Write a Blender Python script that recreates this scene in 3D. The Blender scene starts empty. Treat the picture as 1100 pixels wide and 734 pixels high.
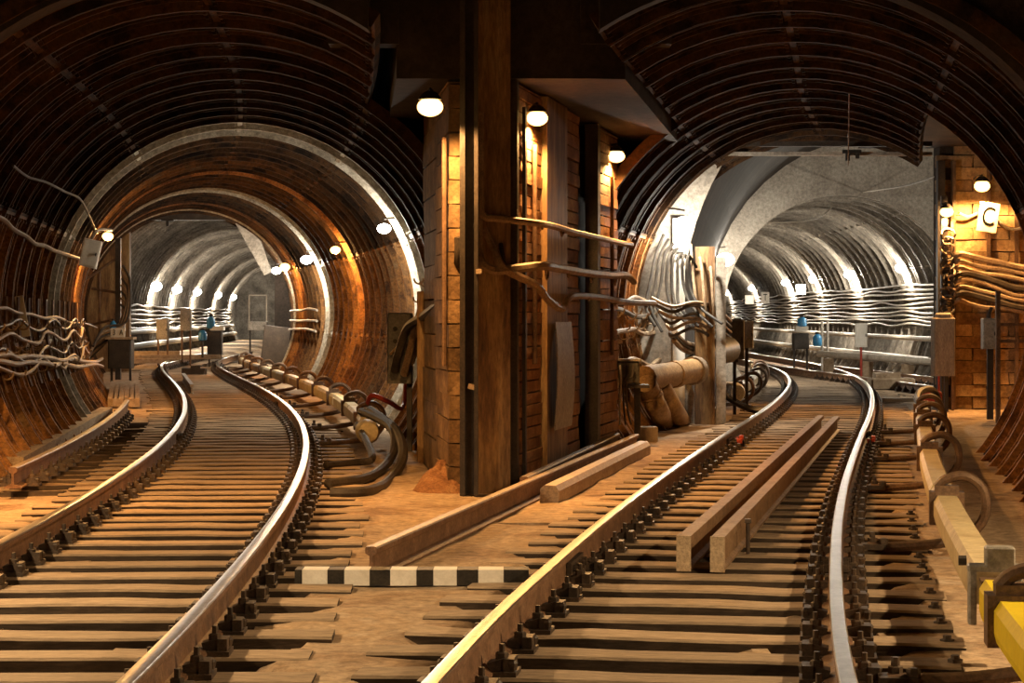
import bpy, math, random
import numpy as np
from mathutils import Matrix, Vector
random.seed(7); rng = np.random.RandomState(7)
PI = math.pi
scene = bpy.context.scene
C = scene.collection

# ------------------------------------------------------------------ camera, world, exposure
FPX, HC, HY = 2200.0, 1.335, 340.0          # focal length in pixels of the 1100 px frame, eye height above rail head, horizon row
cam = bpy.data.objects.new('camera', bpy.data.cameras.new('camera'))
cam.data.sensor_width = 36.0; cam.data.lens = 36.0 * FPX / 1100.0
cam.data.shift_y = -(367.0 - HY) / 1100.0
cam.location = (0, 0, HC); cam.rotation_euler = (PI / 2, 0, 0)
cam.data.clip_start = 0.1; cam.data.clip_end = 400
C.objects.link(cam); scene.camera = cam
w = bpy.data.worlds.new('world'); scene.world = w; w.use_nodes = True
w.node_tree.nodes['Background'].inputs[0].default_value = (0.0, 0.0, 0.0, 1)
w.node_tree.nodes['Background'].inputs[1].default_value = 0.0
vs = scene.view_settings
vs.view_transform = 'Standard'; vs.look = 'None'; vs.gamma = 1.0; vs.use_curve_mapping = False
vs.exposure = 1.0
LP, WP = 1.9, 1.9                     # lamp power factors, warm hooded lamps and bare white lamps
WARM = (1.0, 0.50, 0.155); AMBER = (1.0, 0.70, 0.38); WHITE = (1.0, 0.90, 0.74)

# ------------------------------------------------------------------ geometry of the place
def hermite(tab):
    ys = np.array([t[0] for t in tab], float); xs = np.array([t[1] for t in tab], float)
    m = np.gradient(xs, ys)
    def f(y):
        i = int(np.clip(np.searchsorted(ys, y) - 1, 0, len(ys) - 2))
        h = ys[i + 1] - ys[i]; t = (y - ys[i]) / h
        if t < 0: return xs[0] + m[0] * (y - ys[0])
        if t > 1: return xs[-1] + m[-1] * (y - ys[-1])
        return float((2*t**3-3*t**2+1)*xs[i] + (t**3-2*t**2+t)*h*m[i] + (-2*t**3+3*t**2)*xs[i+1] + (t**3-t**2)*h*m[i+1])
    return f
trackL = hermite([(-8,-2.6),(-4,-2.45),(0,-2.29),(4,-2.2),(8,-2.18),(12,-2.27),(16,-2.47),(20,-2.78),(24,-3.2),(28,-3.72),(32,-4.34),(36,-5.03),(40,-5.78),(44,-6.56),(48,-7.35),(52,-8.11),(56,-8.81),(60,-9.4),(66,-10.0),(75,-10.5),(90,-11.3),(110,-12.8),(140,-15.3)])
trackR = hermite([(-8,-.6),(-4,-.42),(0,-.18),(4,.1),(8,.53),(12,1.13),(16,1.82),(20,2.57),(24,3.34),(28,4.12),(32,4.86),(36,5.55),(40,6.18),(44,6.72),(48,7.16),(52,7.5),(56,7.72),(60,7.84),(70,7.9),(80,7.95),(93,8.4),(120,9.6)])
tubeL = trackL
tubeR = hermite([(14,1.85),(16,2.1),(18,2.42),(20,2.75),(24.6,3.5),(28,4.15),(31,4.75)])
farL = hermite([(56,-9.1),(70,-10.2),(85,-11.4),(109,-13.0),(140,-15.3)])
farR = hermite([(47,7.75),(60,7.8),(80,7.95),(93,8.4),(120,9.6)])
midR = hermite([(29,6.55),(38,7.6),(48.2,8.8)])
CZ, RS = 1.4, 2.64                     # tube axis height, skin radius
def at(px, py, Y): return Vector(((px - 550.0) * Y / FPX, Y, HC - (py - HY) * Y / FPX))
def gp(px, py, z=-0.2): return at(px, py, FPX * (HC - z) / (py - HY))
def off(f, Y, d, z=0.0):
    t = (f(Y + .05) - f(Y - .05)) / .1; n = math.hypot(1, t)
    return Vector((f(Y) + d / n, Y - d * t / n, z))
def heading(f, Y): return -math.atan((f(Y + .05) - f(Y - .05)) / .1)
def stations(f, y0, y1, ds):
    out = []; y = y0
    while y < y1:
        out.append(y); t = (f(y + .05) - f(y - .05)) / .1; y += ds / math.hypot(1, t)
    return out

# ------------------------------------------------------------------ helpers
class MB:
    def __init__(s): s.v = []; s.f = []; s.mi = []; s.cur = 0
    def add(s, vs_, fs):
        b = len(s.v); s.v += [tuple(p) for p in vs_]
        for f in fs: s.f.append(tuple(b + i for i in f)); s.mi.append(s.cur)
        return s
    def box(s, c, size, M=None, jit=0.0):
        x, y, z = (k / 2 for k in size); P = []
        for k in ((-x,-y,-z),(x,-y,-z),(x,y,-z),(-x,y,-z),(-x,-y,z),(x,-y,z),(x,y,z),(-x,y,z)):
            p = Vector([q + random.uniform(-jit, jit) for q in k])
            if M is not None: p = M @ p
            P.append(p + Vector(c))
        return s.add(P, [(0,3,2,1),(4,5,6,7),(0,1,5,4),(1,2,6,5),(2,3,7,6),(3,0,4,7)])
    def cbox(s, c, size, b=.01, M=None):          # box with chamfered vertical and top edges
        x, y, z = (k / 2 for k in size); P = []
        ring = [(-x+b,-y),(x-b,-y),(x,-y+b),(x,y-b),(x-b,y),(-x+b,y),(-x,y-b),(-x,-y+b)]
        lay = [(1,-z),(1,z-b),(None,z)]
        for k, zz in lay:
            for (px, py) in ring:
                q = Vector((px, py, zz)) if k else Vector((px*(x-b)/x, py*(y-b)/y, zz))
                if M is not None: q = M @ q
                P.append(q + Vector(c))
        F = [tuple(range(7, -1, -1)), tuple(range(16, 24))]
        for l in (0, 8):
            for i in range(8): j = (i + 1) % 8; F.append((l+i, l+j, l+8+j, l+8+i))
        return s.add(P, F)
    def tube(s, pts, r, n=8, caps=True, flat=None):
        pts = [Vector(p) for p in pts]; P = []; F = []
        m = len(pts); up0 = None
        for i, p in enumerate(pts):
            t = (pts[min(i+1, m-1)] - pts[max(i-1, 0)]).normalized()
            if up0 is None: up0 = Vector((0,0,1)) if abs(t.z) < .9 else Vector((1,0,0))
            a = (up0 - t * up0.dot(t))
            if a.length < 1e-5: a = t.orthogonal()
            a.normalize(); up0 = a; b = t.cross(a)
            rr = r[i] if isinstance(r, (list, tuple)) else r
            ra, rb = (rr, rr) if flat is None else (rr, rr * flat)
            for k in range(n):
                th = 2 * PI * k / n; P.append(p + a * (ra * math.cos(th)) + b * (rb * math.sin(th)))
        for i in range(m - 1):
            for k in range(n):
                k2 = (k + 1) % n; F.append((i*n+k, i*n+k2, (i+1)*n+k2, (i+1)*n+k))
        if caps: F.append(tuple(range(n - 1, -1, -1))); F.append(tuple((m-1)*n + k for k in range(n)))
        return s.add(P, F)
    def lathe(s, prof, n=12, M=None):             # profile of (r, z)
        P = []; F = []
        for r, z in prof:
            for k in range(n):
                th = 2*PI*k/n; q = Vector((r*math.cos(th), r*math.sin(th), z)); P.append(M @ q if M is not None else q)
        for i in range(len(prof) - 1):
            for k in range(n): k2 = (k+1) % n; F.append((i*n+k, i*n+k2, (i+1)*n+k2, (i+1)*n+k))
        F.append(tuple(range(n-1, -1, -1))); F.append(tuple((len(prof)-1)*n + k for k in range(n)))
        return s.add(P, F)
    def sweep(s, frames, prof, caps=True, closed=True, mats=None):   # frames: list of (origin, lateral); profile (u lateral, w up)
        n = len(prof); P = []
        for o, l in frames:
            for u, wv in prof: P.append(o + l * u + Vector((0, 0, wv)))
        base = len(s.v); s.v += [tuple(p) for p in P]
        for i in range(len(frames) - 1):
            for k in range(n if closed else n - 1):
                k2 = (k + 1) % n
                s.f.append((base+i*n+k, base+i*n+k2, base+(i+1)*n+k2, base+(i+1)*n+k)); s.mi.append(mats[k] if mats else s.cur)
        if caps and closed:
            s.f.append(tuple(base + k for k in range(n - 1, -1, -1))); s.mi.append(s.cur)
            s.f.append(tuple(base + (len(frames)-1)*n + k for k in range(n))); s.mi.append(s.cur)
        return s
    def prism(s, poly, z0, z1):
        n = len(poly); P = [(x, y, z0) for x, y in poly] + [(x, y, z1) for x, y in poly]
        F = [tuple(range(n-1, -1, -1)), tuple(range(n, 2*n))] + [(i, (i+1) % n, n+(i+1) % n, n+i) for i in range(n)]
        return s.add(P, F)
    def mesh(s, name, mats, smooth=False):
        me = bpy.data.meshes.new(name); me.from_pydata(s.v, [], s.f)
        for m in (mats if isinstance(mats, (list, tuple)) else [mats]): me.materials.append(m)
        if any(s.mi): me.polygons.foreach_set('material_index', s.mi)
        if smooth:
            me.polygons.foreach_set('use_smooth', [True] * len(me.polygons))
            try: me.set_sharp_from_angle(angle=math.radians(40))
            except Exception: pass
        me.update(); return me
    def build(s, name, mats, parent=None, smooth=False, loc=None):
        return link(name, s.mesh(name, mats, smooth), parent, loc)
def link(name, data, parent=None, loc=None, M=None):
    o = bpy.data.objects.new(name, data); C.objects.link(o)
    if parent is not None: o.parent = parent
    if loc is not None: o.location = loc
    if M is not None: o.matrix_local = M
    return o
def tag(o, label, cat, group=None, kind=None):
    o['label'] = label; o['category'] = cat
    if group: o['group'] = group
    if kind: o['kind'] = kind
    return o
def empty(name, loc, label, cat, group=None, rz=0, kind=None):
    o = link(name, None, None, loc); o.rotation_euler.z = rz
    return tag(o, label, cat, group, kind)
def smooth_path(pts, n=6):
    pts = [Vector(p) for p in pts]
    if len(pts) < 3: return pts
    out = []
    for i in range(len(pts) - 1):
        p0 = pts[max(i-1, 0)]; p1 = pts[i]; p2 = pts[i+1]; p3 = pts[min(i+2, len(pts)-1)]
        for k in range(n):
            t = k / n
            out.append(.5*((2*p1) + (p2-p0)*t + (2*p0-5*p1+4*p2-p3)*t*t + (3*p1-p0-3*p2+p3)*t**3))
    out.append(pts[-1]); return out
def rel(pts, loc): return [Vector(p) - Vector(loc) for p in pts]

# ------------------------------------------------------------------ materials
def new_mat(name):
    m = bpy.data.materials.new(name); m.use_nodes = True; nt = m.node_tree
    return m, nt, nt.nodes['Principled BSDF']
def noise_mat(name, cols, scale=4.0, rough=.8, bump=.3, bscale=25.0, metal=0.0, top=None, stretch=(1,1,1), detail=6, spec=.3, rnd=0.0, coord='Object', bdist=.01, grit=.45):
    """cols: list of (position, colour) over a noise; top: dust colour lying on upward faces; rnd: per-object brightness spread."""
    m, nt, bs = new_mat(name); N = nt.nodes; L = nt.links
    tc = N.new('ShaderNodeTexCoord'); mp = N.new('ShaderNodeMapping'); mp.inputs['Scale'].default_value = stretch
    if coord == 'World':
        ge = N.new('ShaderNodeNewGeometry'); L.new(ge.outputs['Position'], mp.inputs[0])
    else: L.new(tc.outputs['Object'], mp.inputs[0])
    oi = N.new('ShaderNodeObjectInfo')
    nz = N.new('ShaderNodeTexNoise'); nz.noise_dimensions = '4D'; nz.inputs['Scale'].default_value = scale; nz.inputs['Detail'].default_value = detail; nz.inputs['Roughness'].default_value = .65
    L.new(mp.outputs[0], nz.inputs['Vector'])
    mu = N.new('ShaderNodeMath'); mu.operation = 'MULTIPLY'; mu.inputs[1].default_value = 37.0 if coord != 'World' else 0.0; L.new(oi.outputs['Random'], mu.inputs[0]); L.new(mu.outputs[0], nz.inputs['W'])
    cr = N.new('ShaderNodeValToRGB'); e = cr.color_ramp.elements
    while len(e) > 1: e.remove(e[-1])
    e[0].position = cols[0][0]; e[0].color = (*cols[0][1], 1)
    for p, c in cols[1:]:
        k = e.new(p); k.color = (*c, 1)
    L.new(nz.outputs['Fac'], cr.inputs[0]); col = cr.outputs[0]
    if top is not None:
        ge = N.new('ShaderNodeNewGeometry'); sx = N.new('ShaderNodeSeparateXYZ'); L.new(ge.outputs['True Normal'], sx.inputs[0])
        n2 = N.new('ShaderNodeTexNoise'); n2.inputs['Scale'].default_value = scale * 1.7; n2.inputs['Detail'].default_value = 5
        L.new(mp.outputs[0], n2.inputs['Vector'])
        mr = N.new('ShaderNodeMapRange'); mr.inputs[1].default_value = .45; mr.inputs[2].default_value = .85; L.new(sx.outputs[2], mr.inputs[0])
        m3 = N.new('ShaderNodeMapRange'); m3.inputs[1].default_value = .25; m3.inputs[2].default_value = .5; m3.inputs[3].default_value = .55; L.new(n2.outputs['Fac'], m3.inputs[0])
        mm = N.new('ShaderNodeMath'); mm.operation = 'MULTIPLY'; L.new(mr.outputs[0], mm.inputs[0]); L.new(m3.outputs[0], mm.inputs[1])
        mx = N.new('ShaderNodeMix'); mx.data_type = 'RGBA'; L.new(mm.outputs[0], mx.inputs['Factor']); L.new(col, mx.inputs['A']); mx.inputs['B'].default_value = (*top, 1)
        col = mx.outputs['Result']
    if rnd:
        mr2 = N.new('ShaderNodeMapRange'); mr2.inputs[3].default_value = 1 - rnd; mr2.inputs[4].default_value = 1 + rnd; L.new(oi.outputs['Random'], mr2.inputs[0])
        hs = N.new('ShaderNodeHueSaturation'); L.new(mr2.outputs[0], hs.inputs['Value']); L.new(col, hs.inputs['Color']); col = hs.outputs[0]
    ng = N.new('ShaderNodeTexNoise'); ng.inputs['Scale'].default_value = max(scale * 9, 14); ng.inputs['Detail'].default_value = 8; ng.inputs['Roughness'].default_value = .75
    L.new(mp.outputs[0], ng.inputs['Vector'])
    mg = N.new('ShaderNodeMapRange'); mg.inputs[1].default_value = .34; mg.inputs[2].default_value = .66; mg.inputs[3].default_value = 1 - grit; mg.inputs[4].default_value = 1 + grit * .7; L.new(ng.outputs['Fac'], mg.inputs[0])
    hg = N.new('ShaderNodeHueSaturation'); L.new(mg.outputs[0], hg.inputs['Value']); L.new(col, hg.inputs['Color']); col = hg.outputs[0]
    L.new(col, bs.inputs['Base Color'])
    bs.inputs['Roughness'].default_value = rough; bs.inputs['Metallic'].default_value = metal; bs.inputs['Specular IOR Level'].default_value = spec
    if bump:
        nb = N.new('ShaderNodeTexNoise'); nb.inputs['Scale'].default_value = bscale; nb.inputs['Detail'].default_value = 6; L.new(mp.outputs[0], nb.inputs['Vector'])
        bp = N.new('ShaderNodeBump'); bp.inputs['Strength'].default_value = bump; bp.inputs['Distance'].default_value = bdist; L.new(nb.outputs['Fac'], bp.inputs['Height']); L.new(bp.outputs[0], bs.inputs['Normal'])
    return m
def emit_mat(name, col, st):
    m, nt, bs = new_mat(name); bs.inputs['Base Color'].default_value = (*col, 1); bs.inputs['Emission Color'].default_value = (*col, 1); bs.inputs['Emission Strength'].default_value = st; return m
M = {}
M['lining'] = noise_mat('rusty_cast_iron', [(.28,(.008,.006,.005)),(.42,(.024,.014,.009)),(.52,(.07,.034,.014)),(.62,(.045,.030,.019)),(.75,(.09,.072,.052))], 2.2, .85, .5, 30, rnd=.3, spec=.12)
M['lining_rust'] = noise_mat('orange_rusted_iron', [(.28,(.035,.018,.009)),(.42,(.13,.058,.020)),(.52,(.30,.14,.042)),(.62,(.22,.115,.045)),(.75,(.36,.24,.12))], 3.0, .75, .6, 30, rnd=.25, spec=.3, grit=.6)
M['lining_lime_lit'] = noise_mat('lamplit_lime_iron', [(.28,(.16,.135,.10)),(.45,(.34,.30,.235)),(.6,(.46,.42,.35)),(.75,(.55,.51,.44))], 2.5, .75, .4, 30, rnd=.1, grit=.5)  # pale lime coat, brightened further by lamp light put into the colour
M['lining_grey'] = noise_mat('grey_cast_iron', [(.28,(.05,.043,.036)),(.45,(.17,.145,.115)),(.58,(.28,.245,.20)),(.75,(.42,.39,.33))], 1.4, .7, .4, 25, spec=.35, coord='World')
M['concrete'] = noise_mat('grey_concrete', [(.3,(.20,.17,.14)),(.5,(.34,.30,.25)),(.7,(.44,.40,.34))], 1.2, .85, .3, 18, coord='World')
M['floor'] = noise_mat('dusty_concrete_floor', [(.30,(.13,.072,.035)),(.42,(.31,.20,.115)),(.50,(.44,.32,.205)),(.58,(.40,.27,.155)),(.70,(.55,.44,.32))], 1.1, .9, .55, 14, coord='World', bdist=.02)
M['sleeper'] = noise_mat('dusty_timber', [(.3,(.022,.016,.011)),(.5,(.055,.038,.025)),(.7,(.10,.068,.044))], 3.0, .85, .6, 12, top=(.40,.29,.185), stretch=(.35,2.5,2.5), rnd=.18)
M['rail_side'] = noise_mat('rusted_rail_side', [(.3,(.10,.052,.027)),(.5,(.20,.105,.055)),(.7,(.29,.17,.095))], 5.0, .65, .25, 40, spec=.4, coord='World')
M['rail_top'] = noise_mat('worn_rail_head', [(.3,(.26,.20,.15)),(.6,(.42,.36,.30)),(.8,(.33,.26,.19))], 3.0, .30, .05, 60, metal=.9, grit=.25, coord='World')
M['fastener'] = noise_mat('greasy_dark_iron', [(.3,(.025,.018,.013)),(.55,(.07,.045,.028)),(.75,(.14,.085,.045))], 14, .55, .2, 60, spec=.5, rnd=.2)
M['brick'] = noise_mat('rust_stained_brick', [(.3,(.10,.045,.02)),(.45,(.22,.10,.045)),(.6,(.33,.17,.075)),(.75,(.40,.26,.14))], 3.5, .75, .6, 30, rnd=.25)
M['block'] = noise_mat('stained_masonry_block', [(.28,(.14,.075,.035)),(.45,(.30,.18,.085)),(.6,(.42,.28,.14)),(.75,(.52,.40,.25))], 2.2, .8, .5, 25, rnd=.2)
M['pier_block'] = noise_mat('dark_stained_block', [(.28,(.06,.032,.014)),(.45,(.15,.085,.036)),(.6,(.26,.16,.075)),(.75,(.36,.26,.145))], 2.2, .8, .5, 25, rnd=.25)
M['mortar'] = noise_mat('dark_mortar', [(.3,(.03,.02,.013)),(.7,(.09,.055,.035))], 4, .9, .3, 25)
M['plate'] = noise_mat('stained_rusty_plate', [(.28,(.05,.026,.012)),(.42,(.14,.07,.028)),(.55,(.26,.15,.06)),(.7,(.36,.25,.12))], 2.6, .65, .25, 30, stretch=(2.2,2.2,.35), spec=.4)
M['dark_steel'] = noise_mat('dark_painted_steel', [(.3,(.020,.016,.013)),(.6,(.055,.042,.033)),(.8,(.10,.07,.045))], 5, .55, .2, 40, spec=.45)
M['brown_steel'] = noise_mat('brown_rusty_steel', [(.3,(.07,.04,.022)),(.55,(.16,.09,.05)),(.75,(.25,.155,.085))], 5, .6, .2, 40, spec=.4)
M['grey_box'] = noise_mat('grey_painted_metal', [(.3,(.22,.20,.17)),(.55,(.34,.315,.275)),(.75,(.42,.39,.34))], 3, .5, .1, 30, spec=.4)
M['dark_box'] = noise_mat('dark_grey_metal', [(.3,(.075,.07,.06)),(.55,(.13,.12,.10)),(.75,(.19,.165,.13))], 4, .5, .12, 30, spec=.45)
M['white_paint'] = noise_mat('white_paint', [(.3,(.64,.60,.52)),(.6,(.80,.77,.70))], 6, .6, .2, 30, grit=.10)
M['black_paint'] = noise_mat('black_paint', [(.3,(.012,.011,.010)),(.7,(.05,.042,.033))], 9, .6, .2, 30)
M['cream'] = noise_mat('cream_cover_paint', [(.3,(.42,.30,.155)),(.5,(.60,.48,.27)),(.7,(.68,.58,.36))], 2.5, .55, .15, 30, spec=.35, coord='World', grit=.22)
M['yellow'] = noise_mat('yellow_plastic', [(.3,(.78,.56,.01)),(.7,(.86,.66,.03))], 3, .45, .05, 30, spec=.4, grit=.10)
M['cable'] = noise_mat('dusty_brown_cable', [(.3,(.15,.095,.055)),(.5,(.28,.19,.115)),(.7,(.38,.28,.18))], 6, .6, .2, 40, spec=.4, top=(.45,.34,.22))
M['cable_dark'] = noise_mat('dark_rubber_cable', [(.3,(.022,.017,.013)),(.6,(.06,.045,.032))], 6, .55, .15, 40, spec=.45)
M['cable_pale'] = noise_mat('pale_dusty_cable', [(.3,(.34,.29,.23)),(.6,(.52,.46,.38))], 6, .6, .15, 40, spec=.4)
M['pipe'] = noise_mat('ochre_wrapped_pipe', [(.3,(.26,.145,.06)),(.5,(.40,.25,.115)),(.7,(.48,.33,.17))], 3, .65, .25, 25)
M['wood'] = noise_mat('pale_dusty_timber', [(.3,(.26,.17,.10)),(.5,(.42,.31,.20)),(.7,(.52,.41,.29))], 3, .8, .4, 30, stretch=(4,.5,4), rnd=.15)
M['blue'] = noise_mat('blue_enamel', [(.3,(.02,.16,.36)),(.7,(.05,.27,.52))], 4, .4, .05, 30, spec=.5)
M['red'] = noise_mat('red_paint', [(.3,(.35,.035,.02)),(.7,(.52,.08,.045))], 5, .5, .1, 30)
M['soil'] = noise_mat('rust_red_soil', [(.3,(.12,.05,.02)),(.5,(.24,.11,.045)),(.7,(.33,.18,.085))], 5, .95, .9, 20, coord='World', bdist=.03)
M['vault_shade'] = noise_mat('shade_brown_vault', [(.3,(.015,.012,.010)),(.5,(.033,.026,.021)),(.7,(.06,.048,.038))], 1.2, .85, .3, 15, coord='World')  # shade under the wide chamber vault put into this dark colour
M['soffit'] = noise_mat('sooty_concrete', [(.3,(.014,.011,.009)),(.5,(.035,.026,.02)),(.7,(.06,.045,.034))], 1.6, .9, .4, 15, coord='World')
M['tarp'] = noise_mat('grey_brown_canvas', [(.3,(.20,.155,.115)),(.6,(.31,.255,.195))], 4, .75, .3, 30, stretch=(3,3,.6))
M['bulb_warm'] = emit_mat('warm_lamp_glow', (1.0,.58,.17), 3.0)
M['bulb_white'] = emit_mat('white_lamp_glow', (1.0,.96,.88), 12)
M['letter_black'] = noise_mat('matt_black_lettering', [(.3,(.002,.002,.002)),(.7,(.005,.005,.004))], 6, 1.0, 0, 30, spec=.0, grit=.1)
M['sign_plate'] = noise_mat('dull_ivory_plate', [(.3,(.33,.30,.24)),(.7,(.42,.39,.32))], 6, .8, .05, 30, spec=.1, grit=.15)
M['tip_white'] = noise_mat('ivory_insulator', [(.3,(.55,.5,.42)),(.7,(.7,.66,.57))], 5, .4, .05, 30)

# ------------------------------------------------------------------ floor
def floor_mesh():
    ys = [-7.9]
    while ys[-1] < 141:
        y = ys[-1]; ys.append(y + (1.2 if y < 5.5 else .075 if y < 16 else .11 if y < 30 else .2 if y < 45 else 1.2))
    xs_ = list(np.arange(-6.4, 8.4, .1))
    b = MB(); nx = 150
    def h2(x, y):                          # cheap smooth value noise
        return (math.sin(x*3.1+1.7*math.sin(y*1.3)) * math.sin(y*2.3+1.1*math.sin(x*1.9)) + .5*math.sin(x*7.3+y*2.1)*math.sin(y*6.1-x*1.7))
    rows = []
    for y in ys:
        if y < 15.2: x0, x1 = -5.6, 5.6
        elif y < 29: x0, x1 = trackL(y) - 2.4, tubeR(y) + 4.4
        elif y < 56: x0, x1 = trackL(y) - 2.5, 12.8
        else: x0, x1 = -19.0, 14.0
        row = []
        for i in range(nx + 1):
            x = x0 + (x1 - x0) * i / nx
            dL = abs(x - trackL(y)) ; dR = abs(x - trackR(y))
            d = min(dL, dR)
            n = h2(x, y)
            z = -.205 + .012 * n
            if d < 1.5:
                edge = 1.17 + .10 * math.sin(y * 5.3) + .06 * n
                t = max(0, min(1, (edge - d) / .18)); s_ = x - (trackL(y) if dL < dR else trackR(y)) + 10
                hv = math.sin(math.floor(s_ / .42) * 12.9898 + math.floor(y / .57) * 78.233) * 43758.5453; hv -= math.floor(hv)
                if hv < .22 and d > .3: t *= .12
                z = z * (1 - t) + (-.36 + .012 * n) * t
            row.append((x, y, z))
        rows.append(row)
    V = [p for r in rows for p in r]
    F = [(j*(nx+1)+i, j*(nx+1)+i+1, (j+1)*(nx+1)+i+1, (j+1)*(nx+1)+i) for j in range(len(ys)-1) for i in range(nx)]
    b.add(V, F); return b
tag(floor_mesh().build('floor', M['floor'], smooth=True), 'dusty tan concrete tunnel floor with trough under the tracks', 'floor', kind='structure')

# ------------------------------------------------------------------ tunnel lining
SEG = math.radians(33.0); A0 = math.radians(-42.0); NSEG = 8
def segment_mesh(mat='lining', flat=False):
    b = MB(); n = 6
    def arc(r0, r1, y0, y1, th0=0.0, th1=SEG, nn=n):     # flange: two side faces and the inner face
        P = []
        for i in range(nn + 1):
            th = th0 + (th1 - th0) * i / nn; c, s = math.cos(th), math.sin(th)
            P += [(r0*c, y0, r0*s), (r1*c, y0, r1*s), (r1*c, y1, r1*s), (r0*c, y1, r0*s)]
        F = []
        for i in range(nn):
            a = i*4; q = a+4
            F += [(a, q, q+1, a+1), (a+1, q+1, q+2, a+2), (a+2, q+2, q+3, a+3)]
        F += [(0,1,2,3), (nn*4+3, nn*4+2, nn*4+1, nn*4)]
        b.add(P, F)
    P = []; F = []
    for i in range(n + 1):
        th = SEG*i/n; P += [(RS*math.cos(th), 0, RS*math.sin(th)), (RS*math.cos(th), 1, RS*math.sin(th))]
    for i in range(n): F.append((2*i, 2*i+2, 2*i+3, 2*i+1))
    b.add(P, F)
    arc(RS, 2.515, 0, .035); arc(RS, 2.515, .965, 1.0)
    for y in (() if flat else (.25, .5, .75)): arc(RS, 2.565, y - .016, y + .016)
    e = math.radians(.7)
    arc(RS, 2.56, .035, .965, 0, e, 1); arc(RS, 2.56, .035, .965, SEG - e, SEG, 1)
    for th in (e + .012, SEG - e - .012):
        for y in (.14, .38, .62, .86):
            c, s = math.cos(th), math.sin(th); Mx = Matrix.Rotation(-th, 3, 'Y')
            b.box((2.56*c, y, 2.56*s), (.045, .045, .03), Mx)
    for k in range(4):                                   # bolt heads on the ring flange
        th = SEG * (k + .5) / 4; c, s = math.cos(th), math.sin(th); Mx = Matrix.Rotation(-th, 3, 'Y')
        b.box((2.54*c, .05, 2.54*s), (.045, .03, .045), Mx)
    return b.mesh('lining_segment', [M[mat]])
SEGM = {'iron': segment_mesh(), 'rust': segment_mesh('lining_rust'), 'lime_lit': segment_mesh('lining_lime_lit', True), 'amber_lit': segment_mesh('lining_rust', True)}  # pale and orange flat variants carry lamp glow in their colour
def ring_tube(root, f, y0, y1, skip, limit=300, widen=lambda y: 1.0, special=()):
    rest = MB(); cnt = 0
    for y in stations(f, y0, y1, 1.0):
        Mr = Matrix.Translation((f(y), y, CZ)) @ Matrix.Rotation(heading(f, y), 4, 'Z') @ Matrix.Diagonal((widen(y), 1, widen(y), 1))
        for k in range(NSEG):
            a = A0 + SEG * k
            if skip(y, k): continue
            Mx = Mr @ Matrix.Rotation(-a, 4, 'Y')
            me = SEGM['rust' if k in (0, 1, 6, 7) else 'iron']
            for ys, kind in special:
                if abs(y + .5 - ys) < (.98 if kind == 'lime_lit' else .7): me = SEGM[kind]
            if cnt < limit: link('lining_segment', me, root, M=Mx)
            else: rest.add([Mx @ v.co for v in me.vertices], [tuple(p.vertices) for p in me.polygons])
            cnt += 1
    if rest.v:
        o = rest.build('lining_rings', M['lining'], root); o['kind'] = 'stuff'
wideL = lambda y: 1.0 + .11 * max(0.0, min(1.0, (y - 31) / 25.0))
wl = empty('wall_left', (0,0,0), 'rusty ribbed cast iron lining of the left tunnel', 'tunnel wall', kind='structure')
ring_tube(wl, tubeL, 15.3, 57.0, lambda y, k: (k < 3 and y < 20.8), widen=lambda y: wideL(y), special=((28.4,'lime_lit'),(37.6,'amber_lit'),(44.2,'lime_lit'),(50.6,'amber_lit'),(54.7,'lime_lit')))
wr = empty('wall_right', (0,0,0), 'rusty ribbed cast iron lining of the right tunnel', 'tunnel wall', kind='structure')
ring_tube(wr, tubeR, 15.3, 29.3, lambda y, k: (k > 4 and y < 23.2) or (k in (1, 2) and y > 21.4) or (k == 0 and y > 23.0))
def far_tube(name, f, y0, y1, R, label):
    b = MB(); n = 30; a0 = math.radians(-40); a1 = math.radians(220)
    ys = stations(f, y0, y1, .25)
    prof = []
    for y in ys:
        q = (len(prof)) % 4
        prof.append((y, R, q))
    rows = []
    for i, (y, r, q) in enumerate(prof):
        depth = .14 if q == 0 else .07
        for yy, rr in ((y, R), (y + .002, R - depth), (y + .04, R - depth), (y + .042, R)): rows.append((yy, rr))
    V = []; F = []
    for yy, rr in rows:
        for k in range(n + 1):
            th = a0 + (a1 - a0) * k / n; V.append((f(yy) + rr*math.cos(th), yy, CZ + rr*math.sin(th)))
    for i in range(len(rows) - 1):
        for k in range(n): F.append((i*(n+1)+k, i*(n+1)+k+1, (i+1)*(n+1)+k+1, (i+1)*(n+1)+k))
    b.add(V, F)
    for k in range(9):                                    # longitudinal flanges
        th = a0 + (a1 - a0) * k / 8
        fr = [f(y) for y in ys]
        P = [(f(y) + (R-.05)*math.cos(th), y, CZ + (R-.05)*math.sin(th)) for y in ys[::2]]
        b.tube(P, .045, 4, caps=False)
    b.add([(f(y1)-5, y1, -1), (f(y1)+5, y1, -1), (f(y1)+5, y1, 6), (f(y1)-5, y1, 6)], [(0,1,2,3)])
    return tag(b.build(name, M['lining_grey']), label, 'tunnel wall', kind='structure')
far_tube('wall_far_left', farL, 57.7, 138, 3.6, 'grey ribbed lining of the far chamber beyond the left tunnel')
far_tube('wall_far_right', farR, 48.2, 118, 2.9, 'grey ribbed lining of the far tunnel on the right')

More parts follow.
